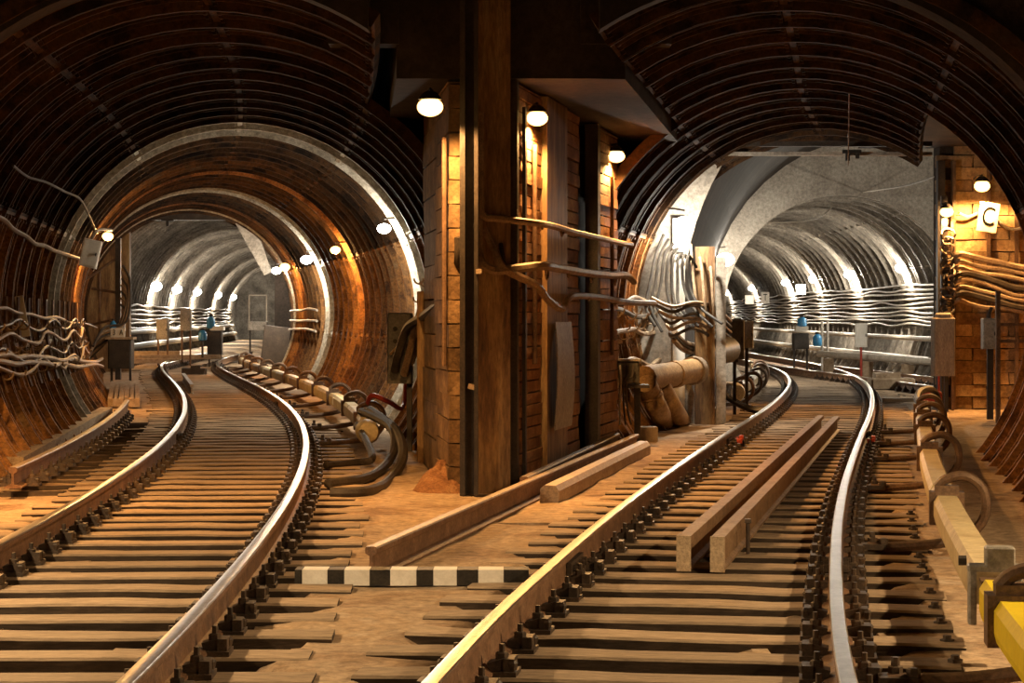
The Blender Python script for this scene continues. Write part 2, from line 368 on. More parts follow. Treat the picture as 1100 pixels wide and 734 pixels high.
# front chamber around the camera, with the face the two tunnels open from
def vault(name, f, y0, y1, R, mat, label, n=28, a0=-22, a1=202, ny=12, flip=False):
    b = MB(); V = []; F = []
    for j in range(ny + 1):
        y = y0 + (y1 - y0) * j / ny
        for k in range(n + 1):
            th = math.radians(a0 + (a1 - a0) * k / n); V.append((f(y) + R*math.cos(th), y, CZ + R*math.sin(th)))
    m = len(V)
    for j in range(ny + 1):
        y = y0 + (y1 - y0) * j / ny
        for k in range(n + 1):
            th = math.radians(a0 + (a1 - a0) * k / n); V.append((f(y) + (R+.3)*math.cos(th), y, CZ + (R+.3)*math.sin(th)))
    for j in range(ny):
        for k in range(n):
            q = (j*(n+1)+k, j*(n+1)+k+1, (j+1)*(n+1)+k+1, (j+1)*(n+1)+k); F += [q, tuple(m + i for i in reversed(q))]
    for k in range(n):
        for j in (0, ny): F.append((j*(n+1)+k, j*(n+1)+k+1, m+j*(n+1)+k+1, m+j*(n+1)+k))
    b.add(V, F)
    return tag(b.build(name, mat), label, 'tunnel wall', kind='structure')
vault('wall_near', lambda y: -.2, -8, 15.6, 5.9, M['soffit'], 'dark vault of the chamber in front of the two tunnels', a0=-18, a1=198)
def plate_face(name, outline, centre, y, th, mat, label, k=12.0):
    b = MB(); V = []; n = len(outline)
    for yy in (y, y + th):
        for x, z in outline: V.append((x, yy, z))
        for x, z in outline:
            d = Vector((x - centre[0], z - centre[1])).normalized() * k; V.append((centre[0] + d.x, yy, centre[1] + d.y))
    F = []
    for i in range(n - 1):
        F += [(i, i+1, n+i+1, n+i), (2*n+i+1, 2*n+i, 3*n+i, 3*n+i+1), (i+1, i, 2*n+i, 2*n+i+1)]
    b.add(V, F); return tag(b.build(name, mat), label, 'wall', kind='structure')
cl, cr_ = tubeL(15.3), tubeR(15.3); ol = []
for i in range(41):
    th = math.radians(222 - (222 - 57) * i / 40); ol.append((cl + 2.48*math.cos(th), CZ + 2.48*math.sin(th)))
ol += [(cl + 2.48*math.cos(math.radians(57)), 4.4), (cr_ + 2.48*math.cos(math.radians(123)), 4.4)]
for i in range(41):
    th = math.radians(123 - (123 + 42) * i / 40); ol.append((cr_ + 2.48*math.cos(th), CZ + 2.48*math.sin(th)))
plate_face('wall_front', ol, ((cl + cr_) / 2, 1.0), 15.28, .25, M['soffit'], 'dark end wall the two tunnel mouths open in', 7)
# wide chamber behind the right tunnel, its end wall
vault('wall_middle', midR, 29.6, 48.4, 4.2, M['vault_shade'], 'dark vault of the wide chamber behind the right tunnel', a0=-30, a1=210)
ring = [(farR(48.2) + 2.78*math.cos(math.radians(a)), CZ + 2.78*math.sin(math.radians(a))) for a in range(-38, 219, 4)]
plate_face('wall_back', ring, (farR(48.2), CZ), 48.0, .3, M['concrete'], 'pale concrete ring wall around the far right tunnel mouth', 6.0)

# ------------------------------------------------------------------ central pier
def dirM(a, b): return math.atan2(b[1] - a[1], b[0] - a[0])
PA, PB = Vector((.0, 18.0)), Vector((1.13, 23.6))
QA, QB = Vector((-.44, 17.85)), Vector((-.86, 21.4))
pier = empty('wall_center', (0,0,0), 'rust stained masonry pier between the two tunnel mouths', 'pier', kind='structure')
b = MB(); b.prism([(-.40,18.05),(-.02,18.17),(1.0,23.65),(1.25,26.2),(-.55,26.2),(-.74,21.4)], -.25, 3.6)
b.build('core', M['mortar'], pier)
b = MB(); eL = lambda y: tubeL(y) + 2.55*math.cos(math.radians(56)); eR = lambda y: tubeR(y) - 2.55*math.cos(math.radians(56))
b.prism([(eL(15.5),17.95),(eR(15.5)+.1,17.95),(eR(18),18),(eR(24),24.4),(eR(24),26.4),(eL(24),26.4),(eL(18)-.1,21.5)], 3.42, 4.9)
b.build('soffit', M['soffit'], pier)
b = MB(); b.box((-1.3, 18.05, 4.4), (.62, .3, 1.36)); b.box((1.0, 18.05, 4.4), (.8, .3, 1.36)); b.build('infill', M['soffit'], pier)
# the courses of the right-hand face, in recessed panels between pilasters
def face_y(px): return 3.632 / (.2018 - (px - 550) / 2200.0)
def face_pt(A, B, t, out=0.0):
    d = (B - A); n = Vector((d.y, -d.x)).normalized(); return A + d * t + n * out
def courses(A, B, t0, t1, z0, z1, h, depth, mat, cols=1, outs=0.0, name='brick', gap=.012, sgn=1, jit=.012):
    d = B - A; L = d.length * (t1 - t0) / cols; ang = math.atan2(d.y, d.x)
    z = z0; i = 0; me = {}
    n = Vector((d.y, -d.x)).normalized() * sgn
    while z < z1 - .02:
        hh = min(h, z1 - z)
        for c in range(cols):
            key = (i + c) % 4 if hh == h else 9
            if key not in me:
                random.seed(key + int(L * 100)); bb = MB(); bb.box((0,0,0), (L - gap, depth, hh - gap), None, jit * .5); me[key] = bb.mesh(name, mat)
            p = A + d * (t0 + (t1 - t0) * (c + .5) / cols) + n * (outs + random.uniform(-jit, jit))
            link(name, me[key], pier, M=Matrix.Translation((p.x, p.y, z + hh / 2)) @ Matrix.Rotation(ang, 4, 'Z'))
        z += h; i += 1
tt = lambda px: (face_y(px) - 18.0) / 5.6
courses(PA, PB, tt(552), tt(578), -.2, 3.4, .105, .12, M['brick'], 1, -.03)
courses(PA, PB, tt(601), tt(617), -.2, 3.4, .13, .12, M['brick'], 1, -.01)
courses(PA, PB, tt(633.5), tt(655), -.2, 3.4, .115, .12, M['brick'], 1, .03)
courses(QA, QB, 0.03, .42, -.2, 3.4, .21, .16, M['pier_block'], 1, .03, sgn=-1)
courses(QA, QB, .44, .97, -.2, 3.4, .34, .14, M['pier_block'], 1, .0, sgn=-1)
def pilaster(t0, t1, out, mat, z1=3.4, dep=.14, A=PA, B=PB):
    d = B - A; L = d.length * (t1 - t0); p = face_pt(A, B, (t0 + t1) / 2, out); bb = MB()
    bb.box((0,0,0), (L, dep, z1 + .25)); return bb, Matrix.Translation((p.x, p.y, (z1 - .25) / 2)) @ Matrix.Rotation(math.atan2(d.y, d.x), 4, 'Z')
for t0, t1, o_, m_ in ((tt(578.3), tt(600.5), .015, M['plate']), (tt(549.8), tt(551.6), -.02, M['dark_steel']), (tt(630.5), tt(633.2), .05, M['dark_steel'])):
    bb, Mx = pilaster(t0, t1, o_, m_); link('pilaster', bb.mesh('pilaster', m_), pier, M=Mx)
for px in (556.5, 640.5):                                  # thin vertical steel straps in front of the courses
    Y = face_y(px); t = tt(px); p = face_pt(PA, PB, t, .06); bb = MB(); bb.box((0,0,0), (.07, .03, 3.4))
    link('strap', bb.mesh('strap', M['dark_steel']), pier, M=Matrix.Translation((p.x, p.y, 1.5)) @ Matrix.Rotation(dirM(PA, PB), 4, 'Z'))
bb = MB(); bb.box((0,0,0), (.30, .05, 4.9)); link('facing_plate', bb.mesh('facing_plate', M['plate']), pier, M=Matrix.Translation((-.165, 17.88, 2.22)) @ Matrix.Rotation(.1, 4, 'Z'))
# H-section steel column at the nose
col = empty('steel_column', (-.37, 17.62, -.2), 'tall dark steel H column standing at the nose of the pier', 'column')
b = MB(); b.box((-.055, 0, 2.35), (.045, .17, 4.7)); b.build('flange', M['dark_steel'], col)
b = MB(); b.box((.062, 0, 2.35), (.034, .17, 4.7)); b.build('flange', M['dark_steel'], col)
b = MB(); b.box((.005, .02, 2.35), (.08, .012, 4.7)); b.build('web', M['dark_steel'], col)
b = MB(); b.box((.03, -.06, .93), (.075, .04, .045), Matrix.Rotation(.25, 3, 'Y')); b.build('lug', M['wood'], col)
b = MB(); b.box((.085, -.09, 1.92), (.05, .03, .04)); b.build('plate', M['wood'], col)
# leaning grey sheet, soil heap at the foot
p = face_pt(PA, PB, tt(590), .13)
b = MB(); n = 10
P = []; F = []
for i in range(n + 1):
    z = i / n
    for s_ in (-1, 1):
        for q in (0, .012): P.append((s_ * (.46 + .02*math.sin(z*5)), -q - .03*math.sin(z*PI), z * 1.02))
for i in range(n):
    a = i*4; F += [(a+1, a+3, a+7, a+5), (a, a+4, a+6, a+2), (a, a+1, a+5, a+4), (a+2, a+6, a+7, a+3)]
F += [(0,2,3,1), (n*4, n*4+1, n*4+3, n*4+2)]
b.add(P, F); o = b.build('metal_sheet', M['grey_box'], None, True)
o.location = (p.x, p.y, .26); o.rotation_euler = (0, 0, dirM(PA, PB)); tag(o, 'thin curled grey metal sheet leaning on the pier courses', 'metal sheet')
def heap(loc, rx, ry, h, label, seed):
    random.seed(seed); b = MB(); n, m = 16, 7; P = []; F = []
    for j in range(m + 1):
        r = 1 - j / m
        for i in range(n):
            a = 2*PI*i/n; k = r * (1 + .12*math.sin(a*3+seed)) ; z = h * (1 - r**1.4) * (1 + random.uniform(-.12, .12)) - .04
            P.append((rx*k*math.cos(a), ry*k*math.sin(a), z))
    for j in range(m):
        for i in range(n): i2 = (i+1) % n; F.append((j*n+i, j*n+i2, (j+1)*n+i2, (j+1)*n+i))
    b.add(P, F); o = b.build('soil_heap', M['soil'], None, True); o.location = loc; tag(o, label, 'soil heap', kind='stuff'); return o
heap(gp(475, 524), .28, .8, .28, 'small heap of rust red soil at the foot of the pier', 3)
heap((.42, 19.6, -.2), .3, 1.2, .07, 'low dark litter of soil along the brick courses', 5)

# ------------------------------------------------------------------ right-hand masonry wall and niche
side = empty('wall_side', (0,0,0), 'warm lit masonry wall with cables beside the right tunnel', 'wall', kind='structure')
b = MB(); b.box((8.75, 34.25, 2.0), (3.3, .5, 4.6)); b.build('core', M['mortar'], side)
random.seed(11); h = .2; z = -.2; i = 0; bm_ = []
for q in range(3):
    bb = MB(); bb.box((0,0,0), (.585, .16, h - .014), None, .008); bm_.append(bb.mesh('brick', M['block']))
while z < 4.1:
    for c in range(4):
        link('brick', random.choice(bm_), side, loc=(7.32 + .6*c + (.3 if i % 2 else 0), 33.95 + random.uniform(-.025, .012), z + h/2))
    z += h; i += 1
b = MB(); b.box((7.9, 28.2, 4.5), (4.2, 12.2, .7)); b.build('soffit', M['soffit'], side)
b = MB(); b.box((9.6, 29.0, 1.7), (.4, 10.6, 4.2)); b.build('flank', M['block'], side)
b = MB(); b.box((8.4, 23.55, 1.7), (3.2, .25, 4.2)); 
# lining end face beside the niche is closed by the rings themselves
for x in (7.07, 7.28):
    b = MB(); b.box((x, 33.78, 1.8), (.05 if x > 7.2 else .12, .14, 4.2)); b.build('steel_post', M['brown_steel'] if x > 7.2 else M['dark_steel'], side)
for px in (1062, 1092):
    p = at(px, 300, 33.8); b = MB(); b.box((p.x, 33.8, 1.8), (.06, .05, 4.0)); b.build('steel_strap', M['brown_steel'], side)
# left jamb of the middle chamber
jl = empty('wall_jamb', (0,0,0), 'brown concrete jamb where the right tunnel meets the wide chamber', 'wall', kind='structure')
ring = [(midR(29.6) + 4.18*math.cos(math.radians(a)), CZ + 4.18*math.sin(math.radians(a))) for a in range(118, 212, 4)]
b = MB(); V = []; n = len(ring)
for yy in (29.35, 29.65):
    V += [(x, yy, z) for x, z in ring] + [(x - 2.2, yy, z + .3) for x, z in ring]
F = []
for i in range(n - 1): F += [(i, i+1, n+i+1, n+i), (2*n+i, 3*n+i, 3*n+i+1, 2*n+i+1), (i, 2*n+i, 2*n+i+1, i+1)]
b.add(V, F); b.build('jamb_face', M['concrete'], jl)
for px, wd, mt in ((729, .17, 'white_paint'), (757, .28, 'plate'), (774, .14, 'concrete')):
    p = at(px, 300, 29.2); top = {729: 2.75, 757: 2.35, 774: 2.2}[px]; b = MB(); b.box((p.x, 29.2, top/2 - .12), (wd, .10, top + .2)); b.build('jamb_post', M[mt], jl)
for z, hgt, y in ((3.80, .07, 29.3), (3.66, .05, 29.3)):
    b = MB(); b.box((4.35, y, z), (3.3, .14, hgt)); 
    tag(b.build('roof_beam', M['dark_steel'] if z > 3.7 else M['concrete']), 'dark upper steel beam across the right tunnel roof' if z > 3.7 else 'pale lower steel beam across the right tunnel roof', 'beam')

# ------------------------------------------------------------------ left tunnel end wall
lw = empty('wall_end', (0,0,0), 'end wall with a square opening at the far end of the left tunnel', 'wall', kind='structure')
b = MB(); b.box((-11.45, 57.4, 1.6), (1.5, .3, 5.2)); b.build('pier', M['plate'], lw)
b = MB(); b.box((-8.8, 57.4, 4.5), (6.4, .4, .94)); b.build('lintel', M['dark_steel'], lw)
b = MB(); b.box((-6.1, 57.5, 1.6), (1.1, .3, 5.2)); b.build('pier', M['soffit'], lw)
p1, p2, p3, p4 = at(250, 235, 56.9), at(272, 235, 56.9), at(292, 292, 56.9), at(284, 296, 56.9)
b = MB(); pp = [p1, p2, p3, p4]; b.add([tuple(p) for p in pp] + [(p.x, p.y + .25, p.z) for p in pp], [(0,1,2,3),(7,6,5,4),(0,4,5,1),(1,5,6,2),(2,6,7,3),(3,7,4,0)]); b.build('gusset', M['concrete'], lw)

# ------------------------------------------------------------------ tracks
RAILP = [(-.072,-.18),(.072,-.18),(.072,-.168),(.014,-.148),(.010,-.10),(.010,-.055),(.034,-.042),(.036,-.012),(.030,-.002),(.018,.0),(-.018,.0),(-.030,-.002),(-.036,-.012),(-.034,-.042),(-.010,-.055),(-.010,-.10),(-.014,-.148),(-.072,-.168)]
RAILM = [1 if 8 <= k <= 10 or k in (7, 11) else 0 for k in range(len(RAILP))]
def rail_mesh(f, y0, y1, d, step):
    b = MB(); fr = []; y = y0
    while y <= y1 + 1e-6:
        p = off(f, y, d); hd = heading(f, y); fr.append((p, Vector((math.cos(hd), math.sin(hd), 0)))); y += step
    b.sweep(fr, RAILP, mats=RAILM); return b
def fastener_mesh():
    b = MB()
    b.box((0, 0, -.176), (.34, .17, .022))
    for s in (-1, 1):
        b.box((s*.083, 0, -.145), (.075, .09, .045), Matrix.Rotation(s*-.25, 3, 'Y'))
        b.box((s*.135, 0, -.140), (.045, .12, .055))
        Mx = Matrix.Translation((s*.098, .012, 0))
        b.lathe([(.013,-.15),(.013,-.058)], 6, Mx); b.lathe([(.028,-.128),(.028,-.098),(.020,-.092)], 6, Mx)
        b.lathe([(.017,-.16),(.024,-.13),(.017,-.12)], 6, Matrix.Translation((s*.15, -.045, 0)))
    return b.mesh('fastener', M['fastener'])
FASTM = fastener_mesh()
def sleeper_mesh(k):
    random.seed(40 + k); b = MB(); n = 9; P = []; F = []
    for i in range(n + 1):
        x = -1.32 + 2.64*i/n; wob = random.uniform(-.012, .012); zt = random.uniform(-.006, .004)
        for (y, z) in ((-.125+wob, -.16), (-.125+wob, -.012+zt), (-.110+wob, zt), (.110+wob, zt+random.uniform(-.004,.004)), (.125+wob, -.012+zt), (.125+wob, -.16)): P.append((x, y, z))
    for i in range(n):
        for q in range(6): q2 = (q+1) % 6; F.append((i*6+q, i*6+q2, i*6+6+q2, i*6+6+q))
    F += [tuple(range(6)), tuple(n*6 + q for q in range(5, -1, -1))]
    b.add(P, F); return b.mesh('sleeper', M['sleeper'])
SLEEP = [sleeper_mesh(k) for k in range(5)]
def track(f, y0, y1, label, sl0=None, sl1=None, sp=.57, fast=True):
    t = empty('railway_track', (f(y0), y0, -.2), label, 'railway track', 'tracks')
    Mi = Matrix.Translation((-f(y0), -y0, .2))
    for d in (-.76, .76):
        bmesh_ = rail_mesh(f, y0, y1, d, .5); o = bmesh_.build('rail', [M['rail_side'], M['rail_top']], t, True); o.location = (-f(y0), -y0, .2)
    random.seed(21)
    for y in stations(f, sl0 or y0, sl1 or y1, sp):
        y += random.uniform(-.02, .02); hd = heading(f, y)
        p = Vector((f(y), y, -.184)); sh = random.uniform(-.05, .05)
        Mx = Mi @ Matrix.Translation(p) @ Matrix.Rotation(hd + random.uniform(-.006, .006), 4, 'Z') @ Matrix.Translation((sh, 0, 0))
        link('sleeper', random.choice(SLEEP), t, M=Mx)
        if fast:
            for d in (-.76, .76):
                q = off(f, y, d); link('fastener', FASTM, t, M=Mi @ Matrix.Translation(q) @ Matrix.Rotation(hd + (PI if random.random() < .5 else 0), 4, 'Z'))
    return t
def end_bolts(t, f, y0, y1, d):
    me = MB().lathe([(.034,0),(.034,.014),(.02,.016),(.02,.032)], 6).mesh('end_bolt', M['fastener'])
    for y in stations(f, y0, y1, .57): link('end_bolt', me, t, loc=off(f, y, d, -.188) - Vector(t.location))
tL = track(trackL, 5.5, 78, 'curved railway track running into the left tunnel', 5.8, 62)
tR = track(trackR, 5.5, 76, 'railway track with shining curved rails running into the right tunnel', 5.8, 58)
end_bolts(tR, trackR, 5.8, 16, 1.27)
branchR = hermite([(37,9.0),(42,8.72),(48,8.36),(54,8.02),(60,7.9)])
track(branchR, 37, 58, 'branch track joining from the right in the wide chamber', 37.2, 50)
branchL = hermite([(58,-10.6),(66,-11.2),(78,-12.1)])
track(branchL, 58, 78, 'branch track joining from the left behind the left tunnel', 58.3, 77)
# rail joint fishplates with their bolts
def fishplate(f, y, d, parent, lab):
    hd = heading(f, y); p = off(f, y, d)
    o = link('fishplate', None, parent); o.matrix_local = Matrix.Translation(p - Vector(parent.location)) @ Matrix.Rotation(hd, 4, 'Z')
    for s in (-1, 1):
        b = MB(); b.box((s*.028, 0, -.10), (.026, .55, .075)); b.box((s*.045, 0, -.145), (.035, .55, .02))
        b.build('bar', M['fastener'], o)
        for k in (-.2, -.07, .07, .2):
            b = MB(); b.lathe([(.02,0),(.02,.03),(.012,.032),(.012,.05)], 6, Matrix.Translation((s*.04, k, -.10)) @ Matrix.Rotation(s*PI/2, 4, 'Y')); b.build('bolt', M['fastener'], o)
for a in ((trackR, 11.75, -.76, tR, ''), (trackR, 23.4, -.76, tR, ''), (trackR, 11.9, .76, tR, ''), (trackR, 25.2, .76, tR, ''), (trackL, 24.7, -.76, tL, ''), (trackL, 33.5, .76, tL, '')): fishplate(*a)
for y, d, f in ((23.8, -.66, trackR), (23.9, .86, trackR)):
    o = MB(); o.box((0,0,0), (.09, .3, .05), None, .01); o.box((.02,.05,.03), (.05,.12,.05), None, .006)
    q = o.build('rail_bond', M['red']); q.location = off(f, y, d, -.11); q.rotation_euler.z = heading(f, y)
    tag(q, 'red painted bond clamp on the left rail of the right track' if d < 0 else 'red painted bond clamp on the right rail of the right track', 'clamp')

# ------------------------------------------------------------------ contact rails
COVER = [(-.075,.02),(.075,.02),(.085,.06),(.085,.15),(.060,.19),(-.060,.19),(-.085,.15),(-.085,.06)]
def contact_rail(f, d, y0, y1, ybr, label, mat, seglen=4.6):
    base = off(f, y0, d, -.2); t = empty('contact_rail', base, label, 'contact rail')
    y = y0; k = 0
    while y < y1 - .1:
        ye = min(y + seglen, y1); b = MB(); fr = []
        for i in range(9):
            yy = y + .05 + (ye - y - .1) * i / 8; hd = heading(f, yy); fr.append((off(f, yy, d) - base, Vector((math.cos(hd), math.sin(hd), 0))))
        b.sweep(fr, COVER); o = b.build('cover', mat, t, False)
        y = ye; k += 1
    b = MB(); fr = []
    for i in range(41):
        yy = y0 - .1 + (y1 - y0 + .2) * i / 40; hd = heading(f, yy); fr.append((off(f, yy, d) - base, Vector((math.cos(hd), math.sin(hd), 0))))
    b.sweep(fr, [(-.04,.0),(.04,.0),(.04,.05),(.012,.06),(.012,.12),(.05,.13),(.05,.145),(-.05,.145),(-.05,.13),(-.012,.12),(-.012,.06),(-.04,.05)]); b.build('conductor', M['brown_steel'], t)
    arm = [(-.50,-.155),(-.30,-.15),(-.08,-.13),(.10,-.09),(.21,.0),(.25,.12),(.22,.24),(.12,.31),(.0,.29),(-.06,.235)]
    for yb in ybr:
        hd = heading(f, yb); Mx = Matrix.Translation(off(f, yb, d) - base) @ Matrix.Rotation(hd, 4, 'Z')
        b = MB(); b.tube(smooth_path([(u, 0, wv) for u, wv in arm], 4), .032, 8, flat=1.5); a = link('bracket', b.mesh('bracket', M['brown_steel'], True), t, M=Mx)
        b = MB(); b.box((-.46, 0, -.15), (.16, .14, .035)); b.lathe([(.03,-.135),(.03,-.10),(.018,-.095),(.018,-.06)], 6, Matrix.Translation((-.47,.02,0))); b.lathe([(.03,-.135),(.03,-.10),(.018,-.095)], 6, Matrix.Translation((-.40,-.03,0)))
        b.build('foot', M['fastener'], a)
        b = MB(); b.box((0, 0, .105), (.22, .16, .21)); b.box((0, 0, .225), (.15, .12, .05)); b.build('insulator', M['brown_steel'], a)
    return t
crR = contact_rail(trackR, 1.45, 9.5, 27.0, (13.4, 18.0, 21.6, 24.2, 26.6), 'cream covered contact rail along the right side of the right track', M['cream'])
crY = contact_rail(trackR, 1.45, 4.6, 9.15, (8.5,), 'bright yellow covered contact rail at the lower right edge', M['yellow'])
crL = contact_rail(trackL, 1.45, 23.0, 62.0, [24.0 + 3.3*i for i in range(11)], 'pale covered contact rail curving along the right side of the left track', M['cream'], 3.3)
# joint clamp between cream and yellow covers
cp = empty('cover_clamp', off(trackR, 9.3, 1.45, -.2), 'grey green clamp frame joining cream and yellow contact rail covers', 'clamp')
cp.rotation_euler.z = heading(trackR, 9.3)
for x, z, sx, sz in ((-.10,.30,.035,.26),(.10,.30,.035,.26),(0,.42,.24,.03),(.02,.47,.13,.09)):
    b = MB(); b.cbox((x, 0, z), (sx, .10, sz), .008); b.build('frame_bar', M['grey_box'], cp)
b = MB(); b.lathe([(.022,-.16),(.022,-.125)], 6, Matrix.Translation((0,-.01,.45)) @ Matrix.Rotation(PI/2, 4, 'Y')); b.build('bolt', M['dark_steel'], cp)

# loose hose loops at the end of the left contact rail
e0 = off(trackL, 23.0, 1.45, .08)
def hose(pts, r, label, mat, cat='hose', name='hose', group=None, n=8, sp=6):
    pts = smooth_path(pts, sp); loc = pts[0]
    o = MB().tube(rel(pts, loc), r, n).build(name, mat, None, True); o.location = loc
    return tag(o, label, cat, group)
fl = lambda px, py, z: gp(px, py, z)
hose([off(trackL,23.3,1.5,.26), at(425,462,22), at(433,490,20.5), at(420,515,19.6), fl(396,528,-.16), fl(355,530,-.16)], .05, 'thick dark hose looping from left contact rail end to the sleepers, outermost', M['cable_dark'])
hose([off(trackL,23.4,1.4,.24), at(418,458,22.3), at(424,482,21.2), at(412,502,20.3), fl(392,514,-.16), fl(352,520,-.16)], .045, 'thick dark hose looping from left contact rail end, inner one', M['cable_dark'])
hose([off(trackL,23.2,1.35,.1), fl(400,490,-.1), fl(385,497,-.16), fl(350,500,-.16)], .04, 'dark hose running from under left contact rail end to the left track', M['cable_dark'])
hose([off(trackL,24.0,1.5,.3), at(400,425,24), at(418,432,24), at(432,438,24.5), at(436,410,25)], .03, 'thin red brown cable from contact rail end up to the grey switch box', M['red'])
# end shoe of left contact rail
b = MB(); b.lathe([(.10,-.24),(.135,-.2),(.135,.1),(.11,.16)], 14, Matrix.Rotation(PI/2, 4, 'X')); o = b.build('end_shoe', M['cream'], None, True)
o.location = off(trackL, 22.7, 1.45, .05); o.rotation_euler.z = heading(trackL, 22.7); tag(o, 'round pale end shoe on the left contact rail', 'end shoe')

# ------------------------------------------------------------------ loose rails and timbers
def straight_rail(name, P0, P1, label, cat='rail', prof=RAILP, mats=RAILM, mat=None, roll=0):
    P0, P1 = Vector(P0), Vector(P1); d = (P1 - P0); d.z = 0; d.normalize(); lat = Vector((d.y, -d.x, 0))
    b = MB(); b.sweep([(Vector((0,0,0)), lat), ((P1 - P0) * .5, lat), (P1 - P0, lat)], prof, mats=mats)
    o = b.build(name, mat or [M['rail_side'], M['rail_side_light']], None); o.location = P0; return tag(o, label, cat)
M['rail_side_light'] = noise_mat('dull_brown_rail_head', [(.3,(.28,.19,.12)),(.6,(.40,.30,.205)),(.8,(.33,.22,.13))], 4.0, .5, .15, 50, spec=.45, coord='World', metal=.2)
straight_rail('loose_rail', (-.83, 12.05, -.02), (1.43, 23.6, -.02), 'long loose rail lying between the tracks past the striped bar')
straight_rail('loose_rail', (.10, 17.3, -.02), (1.20, 23.4, .0), 'second loose rail lying against the foot of the pier')
TIMB = [(-.08,-.15),(.08,-.15),(.08,-.05),(.05,-.005),(-.04,-.0),(-.075,-.03)]
straight_rail('short_rail', tuple(gp(590, 541, -.2) + Vector((0,0,.15))), tuple(gp(691, 487, -.2) + Vector((0,0,.14))), 'short heavy beam beside the long loose rail', 'beam', TIMB, [0]*6, [M['rail_side_light']])
RB = [(-.040,-.20),(.040,-.20),(.040,-.185),(.012,-.17),(.012,-.06),(.040,-.045),(.040,.0),(-.040,.0),(-.040,-.045),(-.012,-.06),(-.012,-.17),(-.040,-.185)]
def check_rail(P0, P1, label):
    P0, P1 = Vector(P0), Vector(P1); t = empty('loose_guard_rail', P0, label, 'rail', 'loose guard rails in the right track')
    d = (P1 - P0); d.z = 0; d.normalize(); lat = Vector((d.y, -d.x, 0))
    b = MB(); b.sweep([(Vector((0,0,.0)), lat), (P1 - P0, lat)], RB); b.build('beam', M['guard'], t)
    b = MB(); b.box(tuple(-d*.012 + Vector((0,0,-.10))), (.085, .02, .21), Matrix.Rotation(math.atan2(-d.x, d.y), 3, 'Z')); b.build('end_plate', M['guard_end'], t)
    if 'right' in label[:6]:
        q = d*1.0 + lat*.09; b = MB(); b.tube([q + Vector((0,0,-.21)), q + Vector((0,0,-.01))], .013, 6); b.box(tuple(q + Vector((0,0,0))), (.04,.04,.025)); b.build('bolt', M['fastener'], t)
M['guard'] = noise_mat('brown_guard_rail', [(.3,(.20,.115,.06)),(.55,(.31,.195,.11)),(.75,(.40,.28,.17))], 3.5, .6, .2, 40, coord='World')
M['guard_end'] = noise_mat('dusty_end_plate', [(.3,(.36,.255,.155)),(.7,(.47,.36,.24))], 6, .7, .2, 40)
check_rail((1.02, 12.15, .03), (4.10, 27.2, .02), 'left one of two loose brown guard rails inside the right track')
check_rail((1.215, 12.1, .03), (4.28, 27.0, .02), 'right one of two loose brown guard rails inside the right track')
# left stretch of removed rail with its chairs
offL = lambda y: trackL(y) - 1.66
t = empty('spare_rail', (offL(17.3), 17.3, -.2), 'spare rail on a row of dark chairs beside the left tunnel wall', 'rail')
b = rail_mesh(offL, 17.3, 31.6, 0, .5); o = b.build('rail', [M['rail_side'], M['rail_side_light']], t, False); o.location = (-offL(17.3), -17.3, .2 + .06)
for i, y in enumerate(stations(offL, 17.7, 29.5, .57)):
    hd = heading(offL, y); p = Vector((offL(y), y, .06)) - Vector(t.location)
    link('chair', FASTM, t, M=Matrix.Translation(p) @ Matrix.Rotation(hd, 4, 'Z'))
    link('sleeper_stub', MB().box((.10, 0, -.22), (.55, .2, .09), None, .01).mesh('sleeper_stub', M['sleeper']) if i == 0 else bpy.data.meshes['sleeper_stub'], t, M=Matrix.Translation(p - Vector((0,0,.06))) @ Matrix.Rotation(hd, 4, 'Z'))
PA_ = Vector((offL(20) - .42, 20.0, -.02)); PB_ = Vector((offL(31) - .30, 31.0, -.02))
straight_rail('wall_beam', PA_, PB_, 'pale flat beam lying between spare rail and left tunnel wall', 'beam', [(-.09,-.16),(.09,-.16),(.09,-.02),(-.09,-.02)], [0]*4, [M['wood']])
# stacked boards
random.seed(5)
for i in range(6):
    px = 121 + i * 5.2; a = gp(px - (2 if i < 3 else 0), 438 + random.uniform(-1, 1)); c = gp(120 + i*5.0 + 2, 417 + random.uniform(-1, 1))
    P0 = a + Vector((0,0,.02)); P1 = c + Vector((0,0,.02)); d = (P1 - P0).normalized(); lat = Vector((d.y, -d.x, 0)).normalized()
    b = MB(); b.sweep([(Vector((0,0,0)), lat), (P1 - P0, lat)], [(-.05,0),(.05,0),(.05,.14),(-.05,.14)])
    o = b.build('timber', M['wood']); o.location = P0
    tag(o, ['first','second','third','fourth','fifth','sixth'][i] + ' pale timber from the left wall in the row beside the left track', 'timber', 'row of pale timbers')
p = gp(135, 431); b = MB(); b.box((0,0,.03), (.9, .14, .05)); o = b.build('cross_board', M['wood']); o.location = p + Vector((0,-1.2,0)); tag(o, 'short pale board lying across the front of the timber row', 'board')
# striped bar
t = empty('striped_bar', (-.58, 11.75, -.2), 'black and white striped marker bar lying across between the tracks', 'marker bar')
xs_ = [318,326,353,371,398,420,448,466,491,514,541,568]
for i in range(len(xs_) - 1):
    a, c = ((q - 550) * 11.75 / FPX for q in xs_[i:i+2])
    b = MB(); b.box(((a+c)/2 + .58, 0, .045), (c - a - .001, .16, .09), None, 0); b.build('stripe', M['white_paint'] if i % 2 == 1 else M['black_paint'], t)
# small loose pair of rails far in the left tunnel
straight_rail('short_guard_rail', tuple(gp(206,413,0)), tuple(gp(197,401,0)), 'short loose rail piece inside the left track far in the tunnel', 'rail', RB, [0]*12, [M['grey_box']])
p = gp(208,403); b = MB(); b.box((0,0,.09), (.6,.35,.18), None, .03); b.box((.05,0,.2), (.25,.2,.1), None, .02); o = b.build('point_lock', M['dark_steel']); o.location = p; tag(o, 'dark point lock box between the far rails of the left track', 'point lock')

